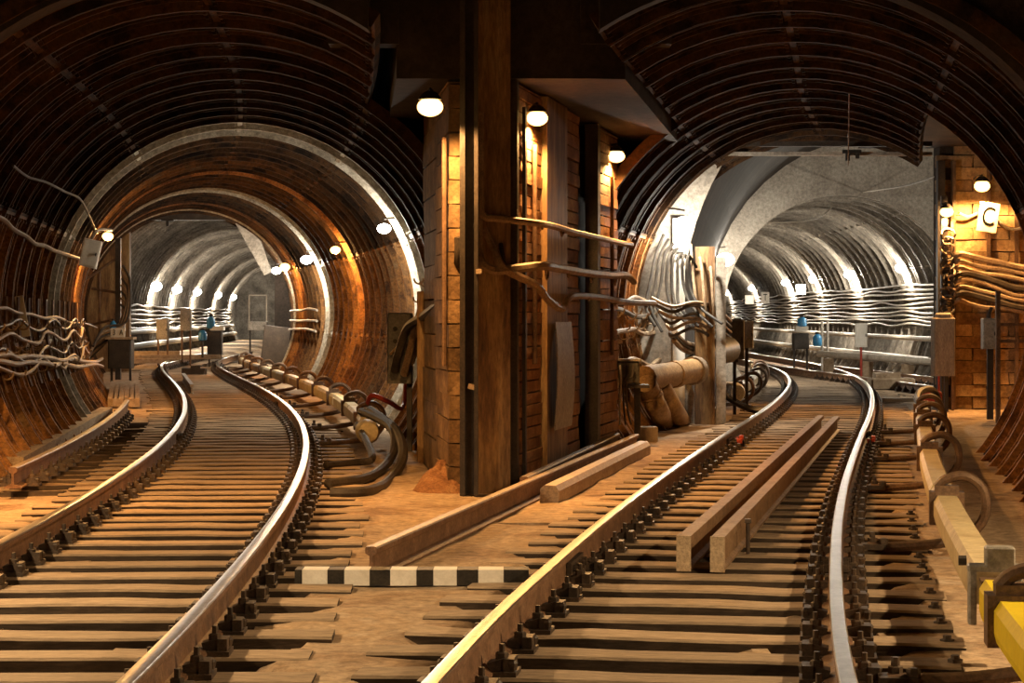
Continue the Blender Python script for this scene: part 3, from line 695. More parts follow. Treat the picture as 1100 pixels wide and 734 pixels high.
# ------------------------------------------------------------------ lamps
def lamp(pos, warm, power, label, r=.07, tint=None, pole=None, group=None, toward=None, aim=(0,0,-1), cone=168, hood=True):
    """a hooded bulb: the opaque hood over it keeps the roof dark, the spot inside throws the light down and out of it"""
    pos = Vector(pos); t = empty('wall_lamp', pos, label, 'lamp', group)
    b = MB(); b.lathe([(max(.004, 1.3*r*math.cos(math.radians(q))), .95*r*math.sin(math.radians(q))) for q in range(-90, 91, 20)], 14)
    b.build('bulb', M['bulb_warm'] if warm else M['bulb_white'], t, True)
    if hood and warm:
        b = MB(); b.lathe([(r*1.2,r*.72),(r*1.0,r*1.1),(r*.7,r*1.4),(r*.35,r*1.6)], 12); b.build('hood', M['dark_steel'], t, True)
    if toward is not None:
        tv = Vector(toward) - pos; b = MB(); b.tube([Vector((0,0,r*1.8)), tv*.5 + Vector((0,0,r*1.8)), tv + Vector((0,0,r*1.6))], .014, 6); b.build('arm', M['dark_steel'], t)
    if pole is not None:
        b = MB(); b.tube([Vector(pole[0]) - pos, Vector(pole[1]) - pos], .022, 8); b.build('conduit', M['brown_steel'], t, True)
    if hood and warm:
        l = bpy.data.lights.new('lamp_light', 'SPOT'); l.energy = power * LP; l.color = WARM; l.spot_size = math.radians(cone); l.spot_blend = .35
    else:
        l = bpy.data.lights.new('lamp_light', 'POINT'); l.energy = power * (LP if warm else WP) * .8; l.color = WARM if warm else WHITE
    if tint: l.color = tint
    l.shadow_soft_size = r * .8
    o = link('light', l, t, loc=(0, 0, -r*1.1)); o.rotation_mode = 'QUATERNION'; o.rotation_quaternion = Vector(aim).to_track_quat('-Z', 'Y')
    return t
def tube_pt(f, Y, z, side, rad): # point at radius rad and height z
    if f is tubeL: rad = rad * wideL(Y)
    dx = math.sqrt(max(0, rad*rad - (z-CZ)**2)); p = off(f, Y, side*dx, z); return p
# on the pier
p = at(462, 115, 17.3); lamp(p, True, 150, 'bright warm lamp high on the left side of the pier', .085, None, ((p.x+.10, 17.9, 2.9), (p.x+.10, 17.9, .9)), toward=(p.x+.1, 17.75, p.z-.1))
p = at(577, 127, 18.55); lamp(p, True, 150, 'bright warm lamp at the top of the middle brick panel', .075, None, ((p.x-.02, p.y+.12, 2.9), (p.x-.02, p.y+.12, .9)), toward=(p.x-.05, p.y+.3, p.z))
p = at(662, 168, 23.0); lamp(p, True, 150, 'warm lamp at the top of the far brick panel on the pier', .075, None, ((p.x-.05, p.y-.05, 2.9), (p.x-.05, p.y-.05, .9)), toward=(p.x-.2, p.y+.3, p.z))
# right wall
p = at(1055, 200, 33.25); lamp(p, True, 230, 'bright warm lamp above the letter sign on the masonry wall', .10, toward=(p.x, 33.9, p.z))
p = at(1017, 228, 33.3); lamp(p, True, 110, 'warm lamp on the post beside the letter sign', .085, toward=(p.x, 33.9, p.z))
p = at(735, 240, 28.4); lamp(p, False, 120, 'glaring white lamp at the left jamb of the right tunnel', .10, toward=(p.x-.2, 29.4, p.z+.1))
p = at(779, 279, 46.3); lamp(p, False, 190, 'glaring white lamp left of the far right tunnel mouth', .16, toward=(p.x-.3, 48.0, p.z))
# left tunnel
p = tube_pt(tubeL, 33.2, 2.62, -1, 2.30); lamp(p, True, 150, 'warm lamp over the small white box on the left tunnel wall', .07, toward=tube_pt(tubeL, 33.3, 2.5, -1, 2.5), hood=False)
for px, Y, wm, pw, lb in ((418,28.0,False,110,'nearest white lamp on right side of left tunnel'), (362,37.2,True,110,'first warm lamp behind nearest white lamp in left tunnel'), (333,43.8,False,130,'second white lamp on right side of left tunnel'), (307,50.3,True,130,'second warm lamp deep on right side of left tunnel'), (292,54.3,False,150,'deepest white lamp on right side of left tunnel')):
    p = tube_pt(tubeL, Y + .5, 2.57, 1, 2.33); lamp(p, wm, pw, lb, .075 if Y < 40 else .10, toward=tube_pt(tubeL, Y + .5, 2.6, 1, 2.55), hood=False)
p = tube_pt(tubeL, 16.1, 2.6, -1, 2.3); lamp(p, True, 240, 'assumed warm lamp on the left tunnel wall outside the left frame edge', .06)  # unseen lamp, assumed from the orange light on the left wall
# far chambers
for i, (Y, pw) in enumerate(((83,420),(92,420),(102,460),(116,480),(130,420))):
    p = tube_pt(farL, Y, 2.55, -1, 3.36); lamp(p, False, pw, ['first','second','third','fourth','fifth'][i] + ' white lamp from the left in the row along the far left chamber', .2)
for i, (Y, pw) in enumerate(((53.5,230),(62,260),(69.5,260),(77,280),(92,320),(110,330))):
    p = tube_pt(farR, Y, 2.6, 1, 2.68); lamp(p, False, pw, ['first','second','third','fourth','fifth','sixth'][i] + ' white lamp from the right in the row along the far right tunnel', .13)
p = tube_pt(farL, 66, 2.6, 1, 3.3); lamp(p, False, 300, 'added white lamp on the hidden right side of the far left chamber', .12)  # hidden lamp added to light the far left chamber
p = tube_pt(farL, 62, 2.2, -1, 3.3); lamp(p, True, 160, 'added unseen warm lamp behind the left end wall', .12)  # hidden lamp added for warm light past the end wall
p = at(1012, 250, 41); lamp((10.6, 40, 2.9), False, 260, 'added unseen white lamp behind the masonry wall in the wide chamber', .1)  # out-of-frame lamp added to light the wide chamber
# unseen near-chamber lamps: side pair assumed from shadows, camera pair added for foreground light
for pos, pw, lb in (((-4.6, 9.5, 2.9), 340, 'assumed warm lamp near the left wall of the near chamber'), ((4.7, 9.0, 3.0), 340, 'assumed warm lamp near the right wall of the near chamber'), ((-4.9, 2.0, 3.0), 200, 'added unseen warm lamp to the left of the camera'), ((4.6, 1.0, 3.0), 200, 'added unseen warm lamp to the right of the camera')):
    lamp(pos, True, pw, lb, .09, AMBER)

# __DETAILS__
# ------------------------------------------------------------------ cables, pipes and equipment
ORD = ['first','second','third','fourth','fifth','sixth','seventh','eighth','ninth','tenth']
def wallp(px, py, f=tubeL, R=2.40, y0=14.0, y1=80.0):
    """the point of the tunnel wall (radius R about the axis) seen at a pixel of the frame"""
    y = y0; prev = None
    while y < y1:
        p = at(px, py, y); d = math.hypot((p.x - f(y)) * math.cos(heading(f, y)), p.z - CZ)
        if prev is not None and prev < R <= d: return p
        prev = d; y += .1
    return at(px, py, y1)
def cable(pts, r, label, mat='cable', group=None, sp=6, n=7):
    return hose(pts, r, label, M[mat], 'cable', 'cable', group, n, sp)
def wave_cable(f, y0, y1, z, side, R, r, label, mat, group=None, sag=.06, step=1.3, seed=0, amp=.03):
    random.seed(seed); pts = []; y = y0; k = 0
    while y <= y1:
        zz = z + random.uniform(-amp, amp) - (sag if k % 2 else 0); pts.append(tube_pt(f, y, zz, side, R)); y += step / 2; k += 1
    return cable(pts, r, label, mat, group, 4, 6)
def hook(p, r=.06, parent=None, ang=0.0):
    pts = [Vector((r*math.sin(a), 0, -r*math.cos(a))) for a in [math.radians(q) for q in range(-100, 101, 25)]]
    o = MB().tube(pts, .011, 5).build('cable_hook', M['cable'], parent); o.location = p; o.rotation_euler.z = ang; return o
def cabinet(name, p, size, mat, label, cat='cabinet', legs=None, rz=0.0, rx=0.0, door=True, ry=0.0, group=None, legmat='dark_steel'):
    """p is the centre of the bottom of the body"""
    t = empty(name, p, label, cat, group, rz); t.rotation_euler = (rx, ry, rz); x, y, z = size
    b = MB(); b.cbox((0, 0, z/2), size, min(size) * .06); b.build('body', M[mat], t)
    if door:
        b = MB(); b.box((0, -y/2 - .006, z/2), (x*.84, .014, z*.86)); d = b.build('door', M[mat], t)
        b = MB(); b.box((x*.33, -y/2 - .02, z*.5), (x*.06, .02, z*.12)); b.build('handle', M['dark_steel'], d)
    if legs:
        for sx in ((-1, 1) if x > .3 else (0,)):
            b = MB(); b.box((sx * x * .4, 0, -legs/2), (.05, .05, legs)); b.build('leg', M[legmat], t)
    return t
def text_plate(name, p, size, chars, label, rz=0, ry=0, mat='white_paint', tsize=.3, cat='sign'):
    t = empty(name, p, label, cat, None, rz); t.rotation_euler = (0, ry, rz)
    b = MB(); b.cbox((0,0,0), (size[0], .02, size[1]), .004); b.build('plate', M[mat], t)
    for ch, dx in chars:
        c = bpy.data.curves.new('letter', 'FONT'); c.body = ch; c.size = tsize; c.extrude = .004; c.align_x = 'CENTER'; c.align_y = 'CENTER'
        tmp = bpy.data.objects.new('tmp', c); C.objects.link(tmp); bpy.context.view_layer.update()
        me = bpy.data.meshes.new_from_object(tmp.evaluated_get(bpy.context.evaluated_depsgraph_get())); bpy.data.objects.remove(tmp)
        me.materials.clear(); me.materials.append(M['letter_black'])
        o = link('letter', me, t); o.location = (dx, -.014, 0); o.rotation_euler = (PI/2, 0, 0); o.scale = (.72, 1, 1)
    return t

# --- left tunnel wall
WL = lambda q, R=2.42: [wallp(px, py, tubeL, R) for px, py in q]
cable(WL([(-14,228),(4,236),(14,246),(28,254),(38,262),(48,264),(58,269),(70,273),(86,278)]), .025, 'wavy pale cable along left tunnel wall up to the small white box', 'cable')
cable(WL([(-10,333),(6,331),(18,336),(34,338),(48,342),(62,341),(76,347),(92,348),(104,352)]), .02, 'sagging brown cable across the left tunnel wall below the white plate', 'cable')
for i, dy in enumerate((0, 7)):
    random.seed(30 + i)
    cable(WL([(x, 383 + dy + (x/30) + random.uniform(-2.5, 2.5)) for k, x in enumerate((-12,-2,10,17,30,36,50,58,66,80,88,102,110))], 2.36), .03, ('upper' if i == 0 else 'lower') + ' of two heavy twisted cables low on the left tunnel wall', 'cable')
cable(WL([(14,178),(30,190),(50,196),(70,206),(86,214),(96,232),(104,250)]), .014, 'thin dark cable dropping along the left vault to the warm lamp', 'cable_dark')
random.seed(3)
for k in range(16):
    px = random.uniform(2, 104); hook(wallp(px, random.choice((345, 378, 392, 368)), tubeL, 2.40), .07, wl, .3)
p = wallp(24, 340, tubeL, 2.42); t = MB(); t.cbox((0,0,0), (.10, .025, .47), .006); t.box((0,.03,.0), (.04,.05,.06)); o = t.build('marker_plate', M['white_paint']); o.location = p; o.rotation_euler = (0, -.18, .1); tag(o, 'narrow white plate leaning on the left tunnel wall', 'marker plate')
p = wallp(94, 272, tubeL, 2.28); t = cabinet('lamp_box', p - Vector((0,0,.2)), (.25, .14, .40), 'white_paint', 'small tilted white box below the warm lamp on the left tunnel wall', 'box', rx=0, ry=.22, rz=.1)
cable([p + Vector((.06,0,.2)), p + Vector((.16,0,.33)), tube_pt(tubeL, 33.2, 2.72, -1, 2.30)], .02, 'short conduit from the small white box to the warm lamp', 'cable_pale')
# post and frame at the left, with cabinet "3 A"
Yp = 46.0
t = empty('equipment_post', at(127, 408, Yp), 'dark equipment post beside the cabinet in the left tunnel', 'post')
h_ = at(127, 256, Yp).z - at(127, 408, Yp).z
b = MB(); b.box((0,0,h_/2), (.12,.12,h_)); b.build('post', M['dark_steel'], t)
for (a, c) in (((-.7,-.1,2.25),(0,0,2.75)), ((-.6,0,2.05),(0,0,1.95)), ((-.42,0,.9),(-.42,0,2.45)), ((-.75,0,1.2),(-.1,0,1.35))):
    b = MB(); b.tube([a, c], .03, 6); b.build('brace', M['brown_steel'], t)
random.seed(8)
for i in range(7):
    x = 118 + i * 2.5
    cable([at(132 - i*.6, 285 + i*7, Yp-.1), at(140 - i, 305 + i*5, Yp-.15), at(136 - i*3, 345 + i*3, Yp-.2), at(112 - i*3, 352 + i*6, Yp-.4), at(100 - i*2, 372 + i*5, Yp-1.2)], .028, ORD[i] + ' from the top of the loose cables hung round the equipment post', 'cable' if i % 2 else 'cable_dark', 'cables hanging round the equipment post')
p = at(130, 396, Yp - .4); cabinet('relay_cabinet', p, (.52, .4, .66), 'dark_steel', 'dark relay cabinet on legs under the numbered sign', 'cabinet', legs=.3)
b = MB(); b.box((0,0,0), (.62, .42, .05)); o = b.build('cabinet_lid', M['wood']); o.location = at(130, 363.5, Yp-.4); tag(o, 'flat pale board lying on the dark relay cabinet', 'board')
text_plate('number_sign', at(126.5, 357.5, Yp - .55), (.32, .20), (('3', -.08), ('A', .08)), 'white sign with 3 and A on the dark relay cabinet', tsize=.18)
def jar(p, r, h, label, mat='blue'):
    t = empty('signal_lantern', p, label, 'lantern')
    b = MB(); b.lathe([(r*.8,0),(r,h*.08),(r,h*.62),(r*.7,h*.8),(r*.45,h*.86),(r*.45,h*.96),(r*.2,h)], 12); b.build('body', M[mat], t, True)
    b = MB(); b.lathe([(r*.5,h*.9),(r*.6,h*.97),(r*.3,h*1.06)], 12); b.build('cap', M['dark_steel'], t, True); return t
jar(at(121.5, 356, Yp-.2), .075, .26, 'blue lantern behind the numbered sign'); 
p = at(131, 356, Yp); cabinet('small_box', p, (.15,.12,.26), 'grey_box', 'small grey box next to the blue lantern on the cabinet', 'box', door=False)
# --- far left chamber furniture
for i, (px, py, wx, hh, Y, lb) in enumerate(((175,365,.36,.62,63,'pale box on a post, left one of two before far left wall'), (200,355,.32,.68,63,'pale box on a post, right one of two before far left wall'))):
    p = at(px, py, Y); t = cabinet('signal_box', p, (wx, .25, hh), 'grey_box', lb, 'box', legs=p.z + .2, legmat='brown_steel')
jar(at(217.5, 366, 63), .13, .36, 'blue lantern on a thin post in the far left chamber'); jar(at(226.5, 353, 64), .13, .42, 'tall blue lantern on the dark stand in the far left chamber')
b = MB(); b.tube([(0,0,0),(0,0,.52)], .035, 6); o = b.build('lantern_post', M['dark_steel']); q = at(217.5, 366, 63); o.location = (q.x, q.y, q.z-.52); tag(o, 'thin dark post under the blue lantern in far left chamber', 'post')
p = at(231, 366, 64.2); t = cabinet('lantern_stand', p - Vector((0,0,.45)), (.45,.35,.75), 'dark_steel', 'dark stand carrying the tall blue lantern in the far left chamber', 'stand', legs=.35)
b = MB(); b.box((.05,0,.0), (.42,.4,.12)); o = b.build('lantern_tray', M['white_paint']); o.location = at(232, 353, 64.1) ; tag(o, 'white tray on the dark lantern stand', 'tray')
p = at(277, 355, 58.5); t = cabinet('control_desk', p, (.55,.3,.26), 'grey_box', 'grey control desk with open frame near left tunnel end wall', 'desk', legs=p.z+.2)
for dx in (-.25, .25):
    b = MB(); b.tube([(dx,0,.26),(dx,0,1.0)], .02, 6); b.build('frame_bar', M['cable_pale'], t)
b = MB(); b.tube([(-.25,0,1.0),(.25,0,1.0)], .02, 6); b.build('frame_bar', M['cable_pale'], t)
b = MB(); b.cbox((0,0,.5), (.72,.08,1.05), .01); o = b.build('leaning_panel', M['dark_steel']); o.location = at(294, 391, 55.5); o.rotation_euler = (-.12, .12, .2); tag(o, 'dark panel leaning at the right side of the left tunnel end', 'panel')
for i in range(7):
    wave_cable(farL, 60, 134, 1.75 - .17*i, -1, 3.44, .04, ORD[i] + ' from the top of the pale cables along the far left chamber wall', 'cable_pale', 'cables on the far left chamber wall', .05, 6.0 + .7*(i % 3), 60+i, .05)
for z, r in ((.75, .09), (.25, .12)):
    pts = [tube_pt(farL, y, z, -1, 3.3) for y in range(60, 134, 6)]; o = hose(pts, r, 'upper pale pipe along the far left chamber wall' if z > .5 else 'lower thick pipe along the far left chamber wall', M['cable_pale'], 'pipe', 'wall_pipe')
for i, (px, py, L_) in enumerate(((150,378,2.4),(185,372,3.0),(165,374,1.6))):
    p = gp(px, py, -.05); p.y = 62 + i; b = MB(); b.box((0,0,0), (L_, .25, .14)); o = b.build('loose_timber', M['wood']); o.location = (at(px,py,62+i).x, 62+i, -.02+.1*i); o.rotation_euler.z = .35; tag(o, ['left','right','middle'][i] + ' pale timber lying before the far left chamber wall', 'timber')
# cables low on the right side of left tunnel
for i in range(3):
    pts = [tube_pt(tubeL, y, 1.5 - .25*i + random.uniform(-.03, .03), 1, 2.42) for k, y in enumerate(np.arange(46, 57, 2.2))]
    cable(pts, .03, ['top','middle','lowest'][i] + ' of three grey cables on right side at the left tunnel end', 'cable_pale', 'cables at far right side of left tunnel')

# --- switch box by the pier
p = at(430, 412, 23.2); t = cabinet('switch_box', p, (.27, .26, .80), 'dark_box', 'dark grey switch box on a post left of the pier', 'cabinet', door=True, rz=-.05)
zl = p.z + .2; b = MB(); b.box((.10,.05,-zl/2), (.06,.06,zl)); b.build('leg', M['dark_steel'], t)
for k in range(4):
    b = MB(); b.lathe([(.026,0),(.026,.03)], 10, Matrix.Translation((-.04 + .0*k, -.14, .62 - .14*k)) @ Matrix.Rotation(PI/2, 4, 'X')); b.build('socket', M['black_paint'], t)
cable([at(424,398,22.9), at(428,380,22.7), at(438,352,22.5), at(455,340,21.5), at(474,325,19.8), at(486,308,18.6), at(493,285,18.0), at(494,255,17.9)], .05, 'thick dark hose rising from the switch box to the pier corner', 'cable_dark')
cable([at(434,402,22.9), at(441,375,22.6), at(447,350,22.4), at(452,334,22.2)], .045, 'pale conduit stub left one on top of the switch box', 'cable')
cable([at(441,390,22.9), at(450,360,22.6), at(457,336,22.2)], .045, 'pale conduit stub right one on top of the switch box', 'cable')
cable([at(420,380,22.95), at(426,374,22.8), at(436,364,22.75)], .018, 'thin yellow wire across the switch box front', 'pipe')
for px, py in ((450,300),(457,303),(449,320),(458,322),(467,300)): hook(at(px, py, 21.6), .05, pier)
b = MB(); b.cbox((0,0,.9),(.14,.1,1.8),.01); o = b.build('door_leaf', M['plate']); o.location = (-.93, 21.6, -.2); tag(o, 'rusty narrow plate standing behind the switch box', 'plate')
# --- cables on the pier
def pf(px, py, out=.16):
    Y = face_y(px); n = Vector(((PB-PA).y, -(PB-PA).x)).normalized(); a = at(px, py, Y); return Vector((a.x + n.x*out, a.y + n.y*out, a.z))
cable([at(516,120,17.8), at(516,180,17.8), at(516,222,17.75), at(521,233,17.75), at(535,235,17.8), pf(556,240), pf(575,243), pf(600,250), pf(628,256), pf(655,262), pf(664,263)], .032, 'topmost cable bending from the pier nose along the brick panels', 'cable')
cable([at(513,200,17.82), at(514,262,17.75), at(517,282,17.7), at(530,290,17.75), at(545,290,17.8), pf(562,286), pf(580,288), pf(610,293), pf(640,296), pf(658,296), pf(663,303,.2)], .042, 'second thick cable below, along the brick panels of the pier', 'cable')
cable([at(520,245,17.8), at(530,265,17.8), at(541,288,17.75), pf(556,306), pf(570,322), pf(586,332), pf(592,322), pf(602,318), pf(630,320), pf(660,325), pf(690,326)], .036, 'third cable dipping and rising across the lower brick panels', 'cable')
cable([at(538,262,17.85), at(540,275,17.8), at(543,292,17.8)], .02, 'thin wire between two cables on the pier', 'cable_dark')
for px, py in ((562,238),(585,246),(568,292),(592,290),(618,296),(645,300),(640,257),(660,258),(615,316),(645,322)): hook(pf(px, py, .17), .07, pier, dirM(PA, PB))
# --- left wall of right tunnel: cables
WR = lambda q, R=2.36: [wallp(px, py, tubeR, R, 18) for px, py in q]
def wr_pts(q, R=2.34):
    out = []
    for px, Y, z in q: out.append(tube_pt(tubeR, Y, z, -1, R))
    return out
random.seed(17)
for i, (z, mt, lb) in enumerate(((1.52,'cable','upper heavy cable on the ribbed wall right of the pier'), (1.12,'cable','second heavy cable on the ribbed wall right of the pier'), (.72,'cable','lowest wavy cable on the ribbed wall right of the pier'), (1.38,'cable_dark','dark cable on the ribbed wall right of the pier'))):
    pts = [tube_pt(tubeR, y, z + random.uniform(-.03, .03) - .05*math.sin(k*1.1 + i), -1, 2.36) for k, y in enumerate(np.arange(23.7, 29.3, .8))]
    cable(pts, .033, lb, mt)
for i in range(18):
    y = 23.9 + .29 * i; z0 = random.uniform(1.1, 1.45); hook(tube_pt(tubeR, y, z0, -1, 2.33), .07, wr)
# black cables draped at jamb
random.seed(9)
for i in range(8):
    x0 = 704 + i*5.0; x1 = 694 + i*7 + random.uniform(-4, 4)
    cable([at(x0+9, 252 + i*5, 29.05), at(x0, 275, 28.95 - .03*i), at(x0 - 6 + i, 305, 28.9), at(x1 + i, 330, 28.8), at(x1 + 10 + 3*i, 352 + random.uniform(-6, 6), 28.6)], .022, ORD[i] + ' from the left of the black cables drooping down the lit jamb', 'black_paint', 'black cables on the jamb')
random.seed(19)
for i in range(6):
    y = 320 + i*7
    cable([at(700 + 4*i, y, 28.4), at(722, y + 8 + random.uniform(-4,4), 28.3), at(745, y + random.uniform(-6,8), 28.6), at(768, y + 10, 29.6), at(785, 345 + 6*i, 31.6)], .024, ORD[i] + ' from the top of the tangled cables between ribbed wall and dark cabinet', 'cable_dark' if i % 2 else 'cable', 'tangled cables by the dark cabinet')
for i in range(3):
    cable([at(742 + 10*i, 262 + 14*i, 29.0), at(744 + 10*i, 290, 28.95), at(748 + 9*i, 325, 28.9), at(752 + 8*i, 345, 29)], .022, ORD[i] + ' from the left of three thin conduits on the brown jamb post', 'brown' if False else 'cable', 'thin conduits on the brown jamb')
# power box on stand beside the pier
p = at(671, 412, 23.9); t = cabinet('power_box', p, (.33, .3, .26), 'dark_box', 'grey power box on a dark stand at the far corner of pier', 'box', door=True)
b = MB(); b.box((0,0,.275), (.37,.34,.025)); b.build('lid', M['grey_box'], t)
zl = p.z + .2
for dx in (-.15, .15):
    b = MB(); b.box((dx,.02,-zl/2), (.07,.07,zl)); b.build('leg', M['dark_steel'], t)
b = MB(); b.box((.04,.0,-.03), (.48,.3,.04)); b.build('shelf', M['dark_steel'], t)
for i in range(4):
    cable([at(659 + 7*i, 393, 23.7), at(661 + 6*i, 402 + i, 23.6), at(664 + 3*i, 411, 23.62), at(662 + 4*i, 428 + 4*i, 23.8), at(660 + 6*i, 456, 24)], .012, ORD[i] + ' from the left of the thin wires hanging from the power box', 'cable_pale' if i < 2 else 'cable_dark', 'wires hanging from the power box')
b = MB(); b.box((0,0,.09), (.24,.3,.18), None, .008); o = b.build('wooden_block', M['wood']); o.location = gp(695, 474); tag(o, 'square wooden block at the end of the loose rails', 'block')
# ochre pipes
t = empty('drain_pipe', gp(722, 455), 'fat ochre wrapped pipe with two bent legs on the right tunnel wall', 'pipe')
org = Vector(t.location)
def sub(name, pts, r, mat='pipe', n=14): return MB().tube(rel(smooth_path(pts, 5), org), r, n).build(name, M[mat], t, True)
sub('pipe_run', [at(692,407,26.4), at(705,405,26.9), at(725,402,27.6), at(746,398,28.4)], .17)
sub('collar', [at(722,402.6,27.5), at(727,402,27.66)], .185); sub('collar', [at(743,398.6,28.3), at(747,398,28.45)], .20, 'tarp')
sub('pipe_leg', [at(694,412,26.3), at(700,425,26.5), at(708,442,26.7), gp(716,458,-.25)], .135); sub('pipe_leg', [at(710,412,27.0), at(716,425,27.2), at(726,442,27.6), gp(735,456,-.25)], .12)
sub('collar', [at(699,423,26.45), at(701,428,26.5)], .15)
# pale bent pipe behind + stand
hose([at(748,398,29.2), at(752,385,29.6), at(765,380,30.2), at(782,376,31)], .2, 'dark fat pipe elbow behind the ochre pipe', M['dark_box'], 'pipe', 'bent_pipe', None, 12)
b = MB(); b.cbox((0,0,.05), (.62,.9,.10), .01, None); b.box((0.02,0,.115), (.6,.85,.03)); o = b.build('flat_case', M['grey_box']); o.location = gp(751, 447); o.rotation_euler.z = -.15; tag(o, 'flat grey case lying on the floor beside the right track', 'case')
p = at(789, 386, 32.0); t = cabinet('cable_cabinet', p, (.26,.5,.62), 'dark_box', 'dark cable cabinet on a stand left of the right track', 'cabinet', legs=p.z+.2)
b = MB(); b.box((-.55,0,-.02), (1.2,.1,.05)); b.build('rail_bar', M['dark_steel'], t); b = MB(); b.box((-.42,0,-.5), (.08,.08,1.0)); b.build('leg', M['dark_steel'], t); b = MB(); b.box((-.42,0,-p.z-.16), (.5,.3,.05)); b.build('foot', M['grey_box'], t)
p = at(802, 374, 33.2); t = cabinet('pale_box', p, (.2,.2,.44), 'grey_box', 'pale grey box just right of the dark cable cabinet', 'box', legs=p.z+.2)
for i in range(3):
    cable([at(724, 356 + 5*i, 28.4), at(735, 368 + 4*i, 28.8), at(752, 372 + 4*i, 29.8), at(770, 370 + 4*i, 31), at(784, 368 + 4*i, 31.9)], .04, ['top','middle','lowest'][i] + ' of three thick cables running into the dark cable cabinet', 'cable_dark' if i == 1 else 'tarp_c', 'thick cables into the dark cable cabinet') if False else cable([at(724, 356 + 5*i, 28.4), at(735, 368 + 4*i, 28.8), at(752, 372 + 4*i, 29.8), at(770, 370 + 4*i, 31), at(784, 368 + 4*i, 31.9)], .04, ['top','middle','lowest'][i] + ' of three thick cables running into the dark cable cabinet', 'cable_dark' if i == 1 else 'cable', 'thick cables into the dark cable cabinet')
# contact rail left of right track, far part
crF = contact_rail(trackR, -1.45, 33.0, 50.0, (34, 37, 40, 43.5, 47), 'pale contact rail on the left side of the right track in the distance', M['cream'], 3.5)
b = MB(); b.lathe([(.08,-.3),(.15,-.22),(.16,.15),(.12,.25)], 14, Matrix.Rotation(PI/2, 4, 'X')); o = b.build('end_shoe', M['tip_white'], None, True); o.location = off(trackR, 32.6, -1.45, .12); o.rotation_euler.z = heading(trackR, 32.6) + .4; tag(o, 'white round end shoe left of the right track', 'end shoe')
for i in range(3):
    a = off(trackR, 32.6 + .3*i, -1.5, .1); cable([a, a + Vector((-.1,-.6,-.05)), a + Vector((.15,-1.2,-.2)), a + Vector((.5,-1.0,-.26)), a + Vector((.8,-.4,-.27))], .035, ['front','middle','rear'][i] + ' of three dark hoses curling from the far contact rail end', 'cable_dark', 'hoses at the far contact rail end')

# --- masonry wall on the right
text_plate('letter_sign', at(1061.5, 233.5, 33.42), (.33, .48), (('C', 0),), 'pale tilted sign plate with black letter C', ry=.15, tsize=.44, mat='sign_plate')
random.seed(12)
for i in range(8):
    y0 = 272 + 7*i; dz = random.uniform(-3, 3)
    cable([at(1022, y0 + 6, 33.5), at(1030, y0 + 1, 33.35), at(1040, y0 + 3 + dz, 33.6), at(1056, y0 + 7 + dz, 33.65), at(1072, y0 + 10, 33.65), at(1090, y0 + 14 - dz, 33.65), at(1112, y0 + 18, 33.65)], .04 if i % 3 else .055, ['first','second','third','fourth','fifth','sixth','seventh','eighth'][i] + ' from the top of the cables crossing the masonry wall', 'cable' if i not in (3, 6) else 'cable_dark')
cable([at(1030,229,33.7), at(1040,233,33.75), at(1052,229,33.78), at(1066,232,33.78), at(1084,246,33.78), at(1104,244,33.78)], .025, 'pale cable passing behind the letter sign', 'cable_pale')
t = empty('cable_post', (at(1014, 300, 33.4).x, 33.4, -.2), 'dark post wrapped in cable loops beside the masonry wall', 'post')
b = MB(); b.box((0,0,1.75), (.10,.10,3.5)); b.build('post', M['dark_steel'], t); b = MB(); b.box((.14,.02,1.65), (.04,.06,3.3)); b.build('post', M['brown_steel'], t)
random.seed(14)
for i in range(12):
    z = 1.55 + i*.12; r = random.uniform(.07, .13); pts = [Vector((r*math.cos(a) + .04, -.1 + .06*math.sin(a*2+i), z + r*.8*math.sin(a))) for a in [2*PI*k/10 for k in range(11)]]
    MB().tube(pts, .02, 5).build('cable_loop', M['cable_dark'] if i % 3 else M['cable'], t, True)
p = at(1013, 404, 33.0); t = cabinet('covered_cabinet', p, (.34,.3,.94), 'tarp', 'grey brown canvas covered cabinet hanging on the cable post', 'cabinet', door=False)
b = MB(); b.cbox((0,-.02,.97), (.25,.22,.10), .03); b.build('cap', M['tarp'], t); zl = p.z + .2
b = MB(); b.box((.05,0,-zl/2), (.06,.06,zl)); b.build('leg', M['dark_steel'], t); b = MB(); b.box((-.07,0,-zl/2), (.03,.03,zl)); b.build('conduit', M['red'], t)
p = at(1062, 375, 30.5); t = cabinet('meter_box', p, (.20,.16,.46), 'grey_box', 'narrow grey meter box on a post before the masonry wall', 'box'); zl = p.z + .2
b = MB(); b.box((.02,0,-zl/2), (.09,.06,zl)); b.build('leg', M['dark_steel'], t); b = MB(); b.tube([(0,0,.46),(.02,0,.56),(.05,0,.62)], .03, 6); b.build('gland', M['dark_steel'], t)
t = empty('pipe_frame', (at(1072, 470, 29.5).x, 29.5, -.2), 'rusty steel frame right of the meter box', 'frame')
b = MB(); b.box((0,0,.95), (.06,.06,1.9)); b.build('upright', M['brown_steel'], t); b = MB(); b.box((.35,0,1.18), (.7,.05,.05)); b.build('crossbar', M['brown_steel'], t); b = MB(); b.box((.35,0,1.42), (.7,.04,.04)); b.build('crossbar', M['brown_steel'], t)
b = MB(); b.cbox((0,0,.08),(.32,.25,.16),.02); o = b.build('red_junction', M['red']); o.location = at(999, 432, 30.5); tag(o, 'small red junction by the far end of the cream contact rail', 'junction')
b = MB(); b.box((0,0,0),(.55,.12,.07)); o = b.build('white_tag_bar', M['white_paint']); o.location = gp(965,430,-.14); tag(o, 'short white bar on the sleepers right of the right track', 'bar')
cable([off(trackR,27.0,1.45,.15), at(985,428,28.6), at(990,420,29.4), at(1003,420,30.2), at(1010,440,30.0), at(1006,455,29)], .05, 'thick dark cable looping at the far end of the cream contact rail', 'cable_dark')
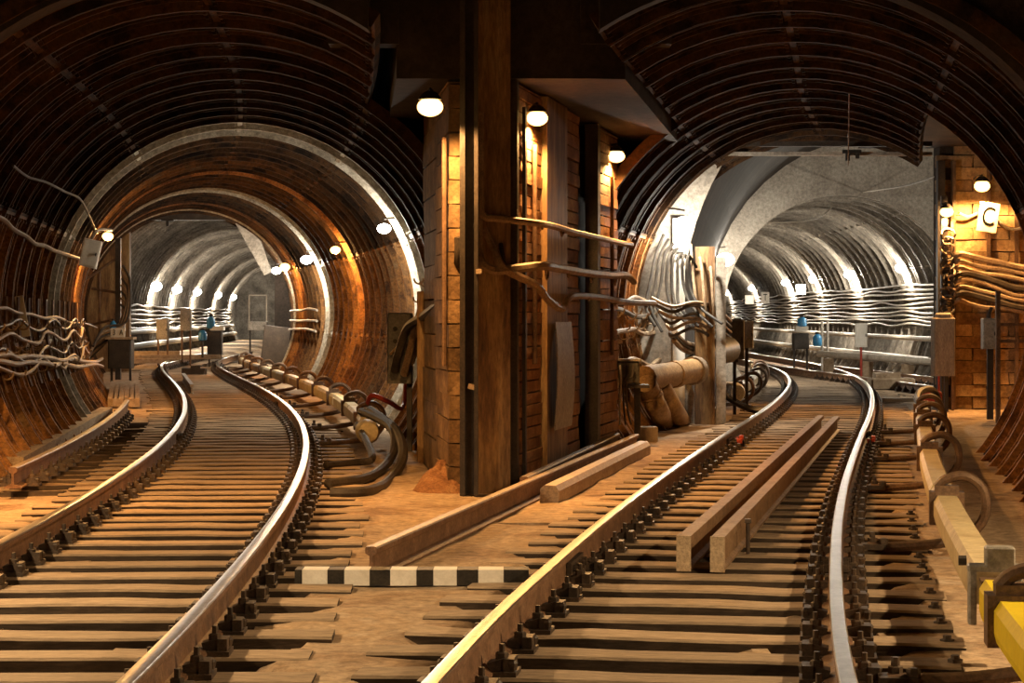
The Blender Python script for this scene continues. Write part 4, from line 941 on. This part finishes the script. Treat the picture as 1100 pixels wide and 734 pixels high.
# --- far right tunnel
for i in range(10):
    wave_cable(farR, 49, 116, 2.15 - .115*i, 1, 2.74, .028, ORD[i] + ' from the top of the pale cables along the far right tunnel wall', 'cable_pale', 'cables on the far right tunnel wall', .03, 4.6 + .5*(i % 4), 80+i, .035)
for z, r, lb in ((.78,.065,'upper pale pipe along the far right tunnel wall'), (.28,.08,'lower thick pipe along the far right tunnel wall')):
    hose([tube_pt(farR, y, z, 1, 2.5) for y in range(49, 112, 6)], r, lb, M['cable_pale'], 'pipe', 'wall_pipe')
t = empty('trestle_pipe', at(885, 382, 52), 'pale pipe on a low wooden trestle beside the branch track', 'pipe'); org = Vector(t.location)
MB().tube(rel([at(880,380,53), at(950,385,49.5), at(1003,389,47)], org), .085, 12).build('pipe', M['cable_pale'], t, True)
for px, py, Y in ((890,381,52.5),(932,384,50.4),(975,387,48.3)):
    a = at(px, py, Y) - org; z = a.z - .15; b = MB(); b.box((a.x, a.y, a.z - .35), (.25, .2, .5)); b.build('trestle', M['wood'], t)
p = at(925, 373, 50); cabinet('white_cabinet', p, (.28,.22,.58), 'white_paint', 'white cabinet on a thin post before the far right tunnel wall', 'cabinet', legs=p.z+.2, legmat='red')
p = at(860, 375, 54); t = cabinet('lantern_stand', p, (.42,.35,.42), 'dark_steel', 'dark stand with white tray and blue lantern in far right tunnel', 'stand', legs=p.z+.2)
b = MB(); b.box((0,0,0), (.32,.34,.12)); o = b.build('lantern_tray', M['white_paint']); o.location = at(861, 353, 53.8); tag(o, 'white tray on the dark stand in far right tunnel', 'tray')
jar(at(861.5, 351, 53.7), .12, .28, 'blue lantern on the dark stand in far right tunnel'); jar(at(878, 372, 54), .12, .36, 'blue lantern low between two posts in far right tunnel')
for px in (883, 889):
    q = at(px, 345, 54.5); b = MB(); b.tube([(0,0,0),(0,0,q.z+.2)], .035, 6); o = b.build('thin_post', M['grey_box']); o.location = (q.x, q.y, -.2); tag(o, ('left' if px == 883 else 'right') + ' of two thin grey posts beside the low blue lantern', 'post')
text_plate('number_plate', at(822, 320, 76), (.3,.42), (('T', 0),), 'small pale plate with letter T on far right tunnel wall', tsize=.36, mat='tip_white')
for px, py, Y, lb in ((805,322,80,'left small white plate on far right tunnel wall'), (860,311,70,'right small white plate on far right tunnel wall')):
    b = MB(); b.cbox((0,0,0),(.34,.04,.34),.01); o = b.build('wall_plate', M['white_paint']); o.location = at(px,py,Y); tag(o, lb, 'plate')
p = at(985, 410, 41); b = MB(); b.cbox((0,0,0),(.9,.6,.22),.03); b.box((-.1,0,.16),(.5,.4,.12),None,.02); o = b.build('point_machine', M['wood']); o.location = (at(962,405,42).x, 42.5, -.05); tag(o, 'pale point machine box beside the branch track', 'point machine')
# overhead wires
hose([at(912,70,23), at(912,120,24), at(911,178,25)], .007, 'thin wire hanging from the right tunnel roof', M['cable'], 'wire', 'hanging_wire')
hose([(2.9,47.5,3.6), at(862,238,50), at(905,212,52), at(970,200,40), at(1003,190,34)], .015, 'thin wire slung across the far right tunnel mouth', M['cable_pale'], 'wire', 'slung_wire')
b = MB(); b.box((0,0,.04),(.26,.1,.05)); b.box((-.06,0,-.03),(.06,.06,.12)); b.box((.08,0,-.02),(.05,.06,.08)); o = b.build('roof_hanger', M['black_paint']); o.location = at(915, 166, 29.2); tag(o, 'small black hanger under the right tunnel roof beam', 'hanger')
b = MB(); b.box((0,0,.04),(.34,.12,.06)); b.box((.0,0,-.05),(.08,.08,.16)); o = b.build('roof_hanger', M['black_paint']); o.location = at(180, 238, 56.8); tag(o, 'small black hanger under the lintel of the left tunnel end', 'hanger')
# --- cable brackets standing on the ribs of the left tunnel wall, and the drooping wires they carry
random.seed(23)
for k, y in enumerate(np.arange(20.2, 33.5, 1.0)):
    pts = [tube_pt(tubeL, y, z, -1, 2.44) for z in (.55, .8, 1.05, 1.3, 1.55)]
    br = MB().tube(pts, .02, 5, flat=1.6).build('cable_bracket', M['brown_steel'], wl)
    for z in (.75, 1.0, 1.25):
        h_ = hook((0, 0, 0), .065, br, .2); h_.name = 'bracket_hook'; h_.location = tube_pt(tubeL, y, z, -1, 2.38)
for i in range(4):
    pts = [tube_pt(tubeL, y, 1.24 - .16*i + random.uniform(-.04, .03) - .07*math.sin(k*1.3 + i), -1, 2.36) for k, y in enumerate(np.arange(19.5, 34.5, .8))]
    cable(pts, .016 + .004*(i % 2), ORD[i] + ' from the top of the thin wires drooping on the left wall brackets', 'cable' if i % 2 else 'cable_dark', 'thin wires on the left wall brackets')
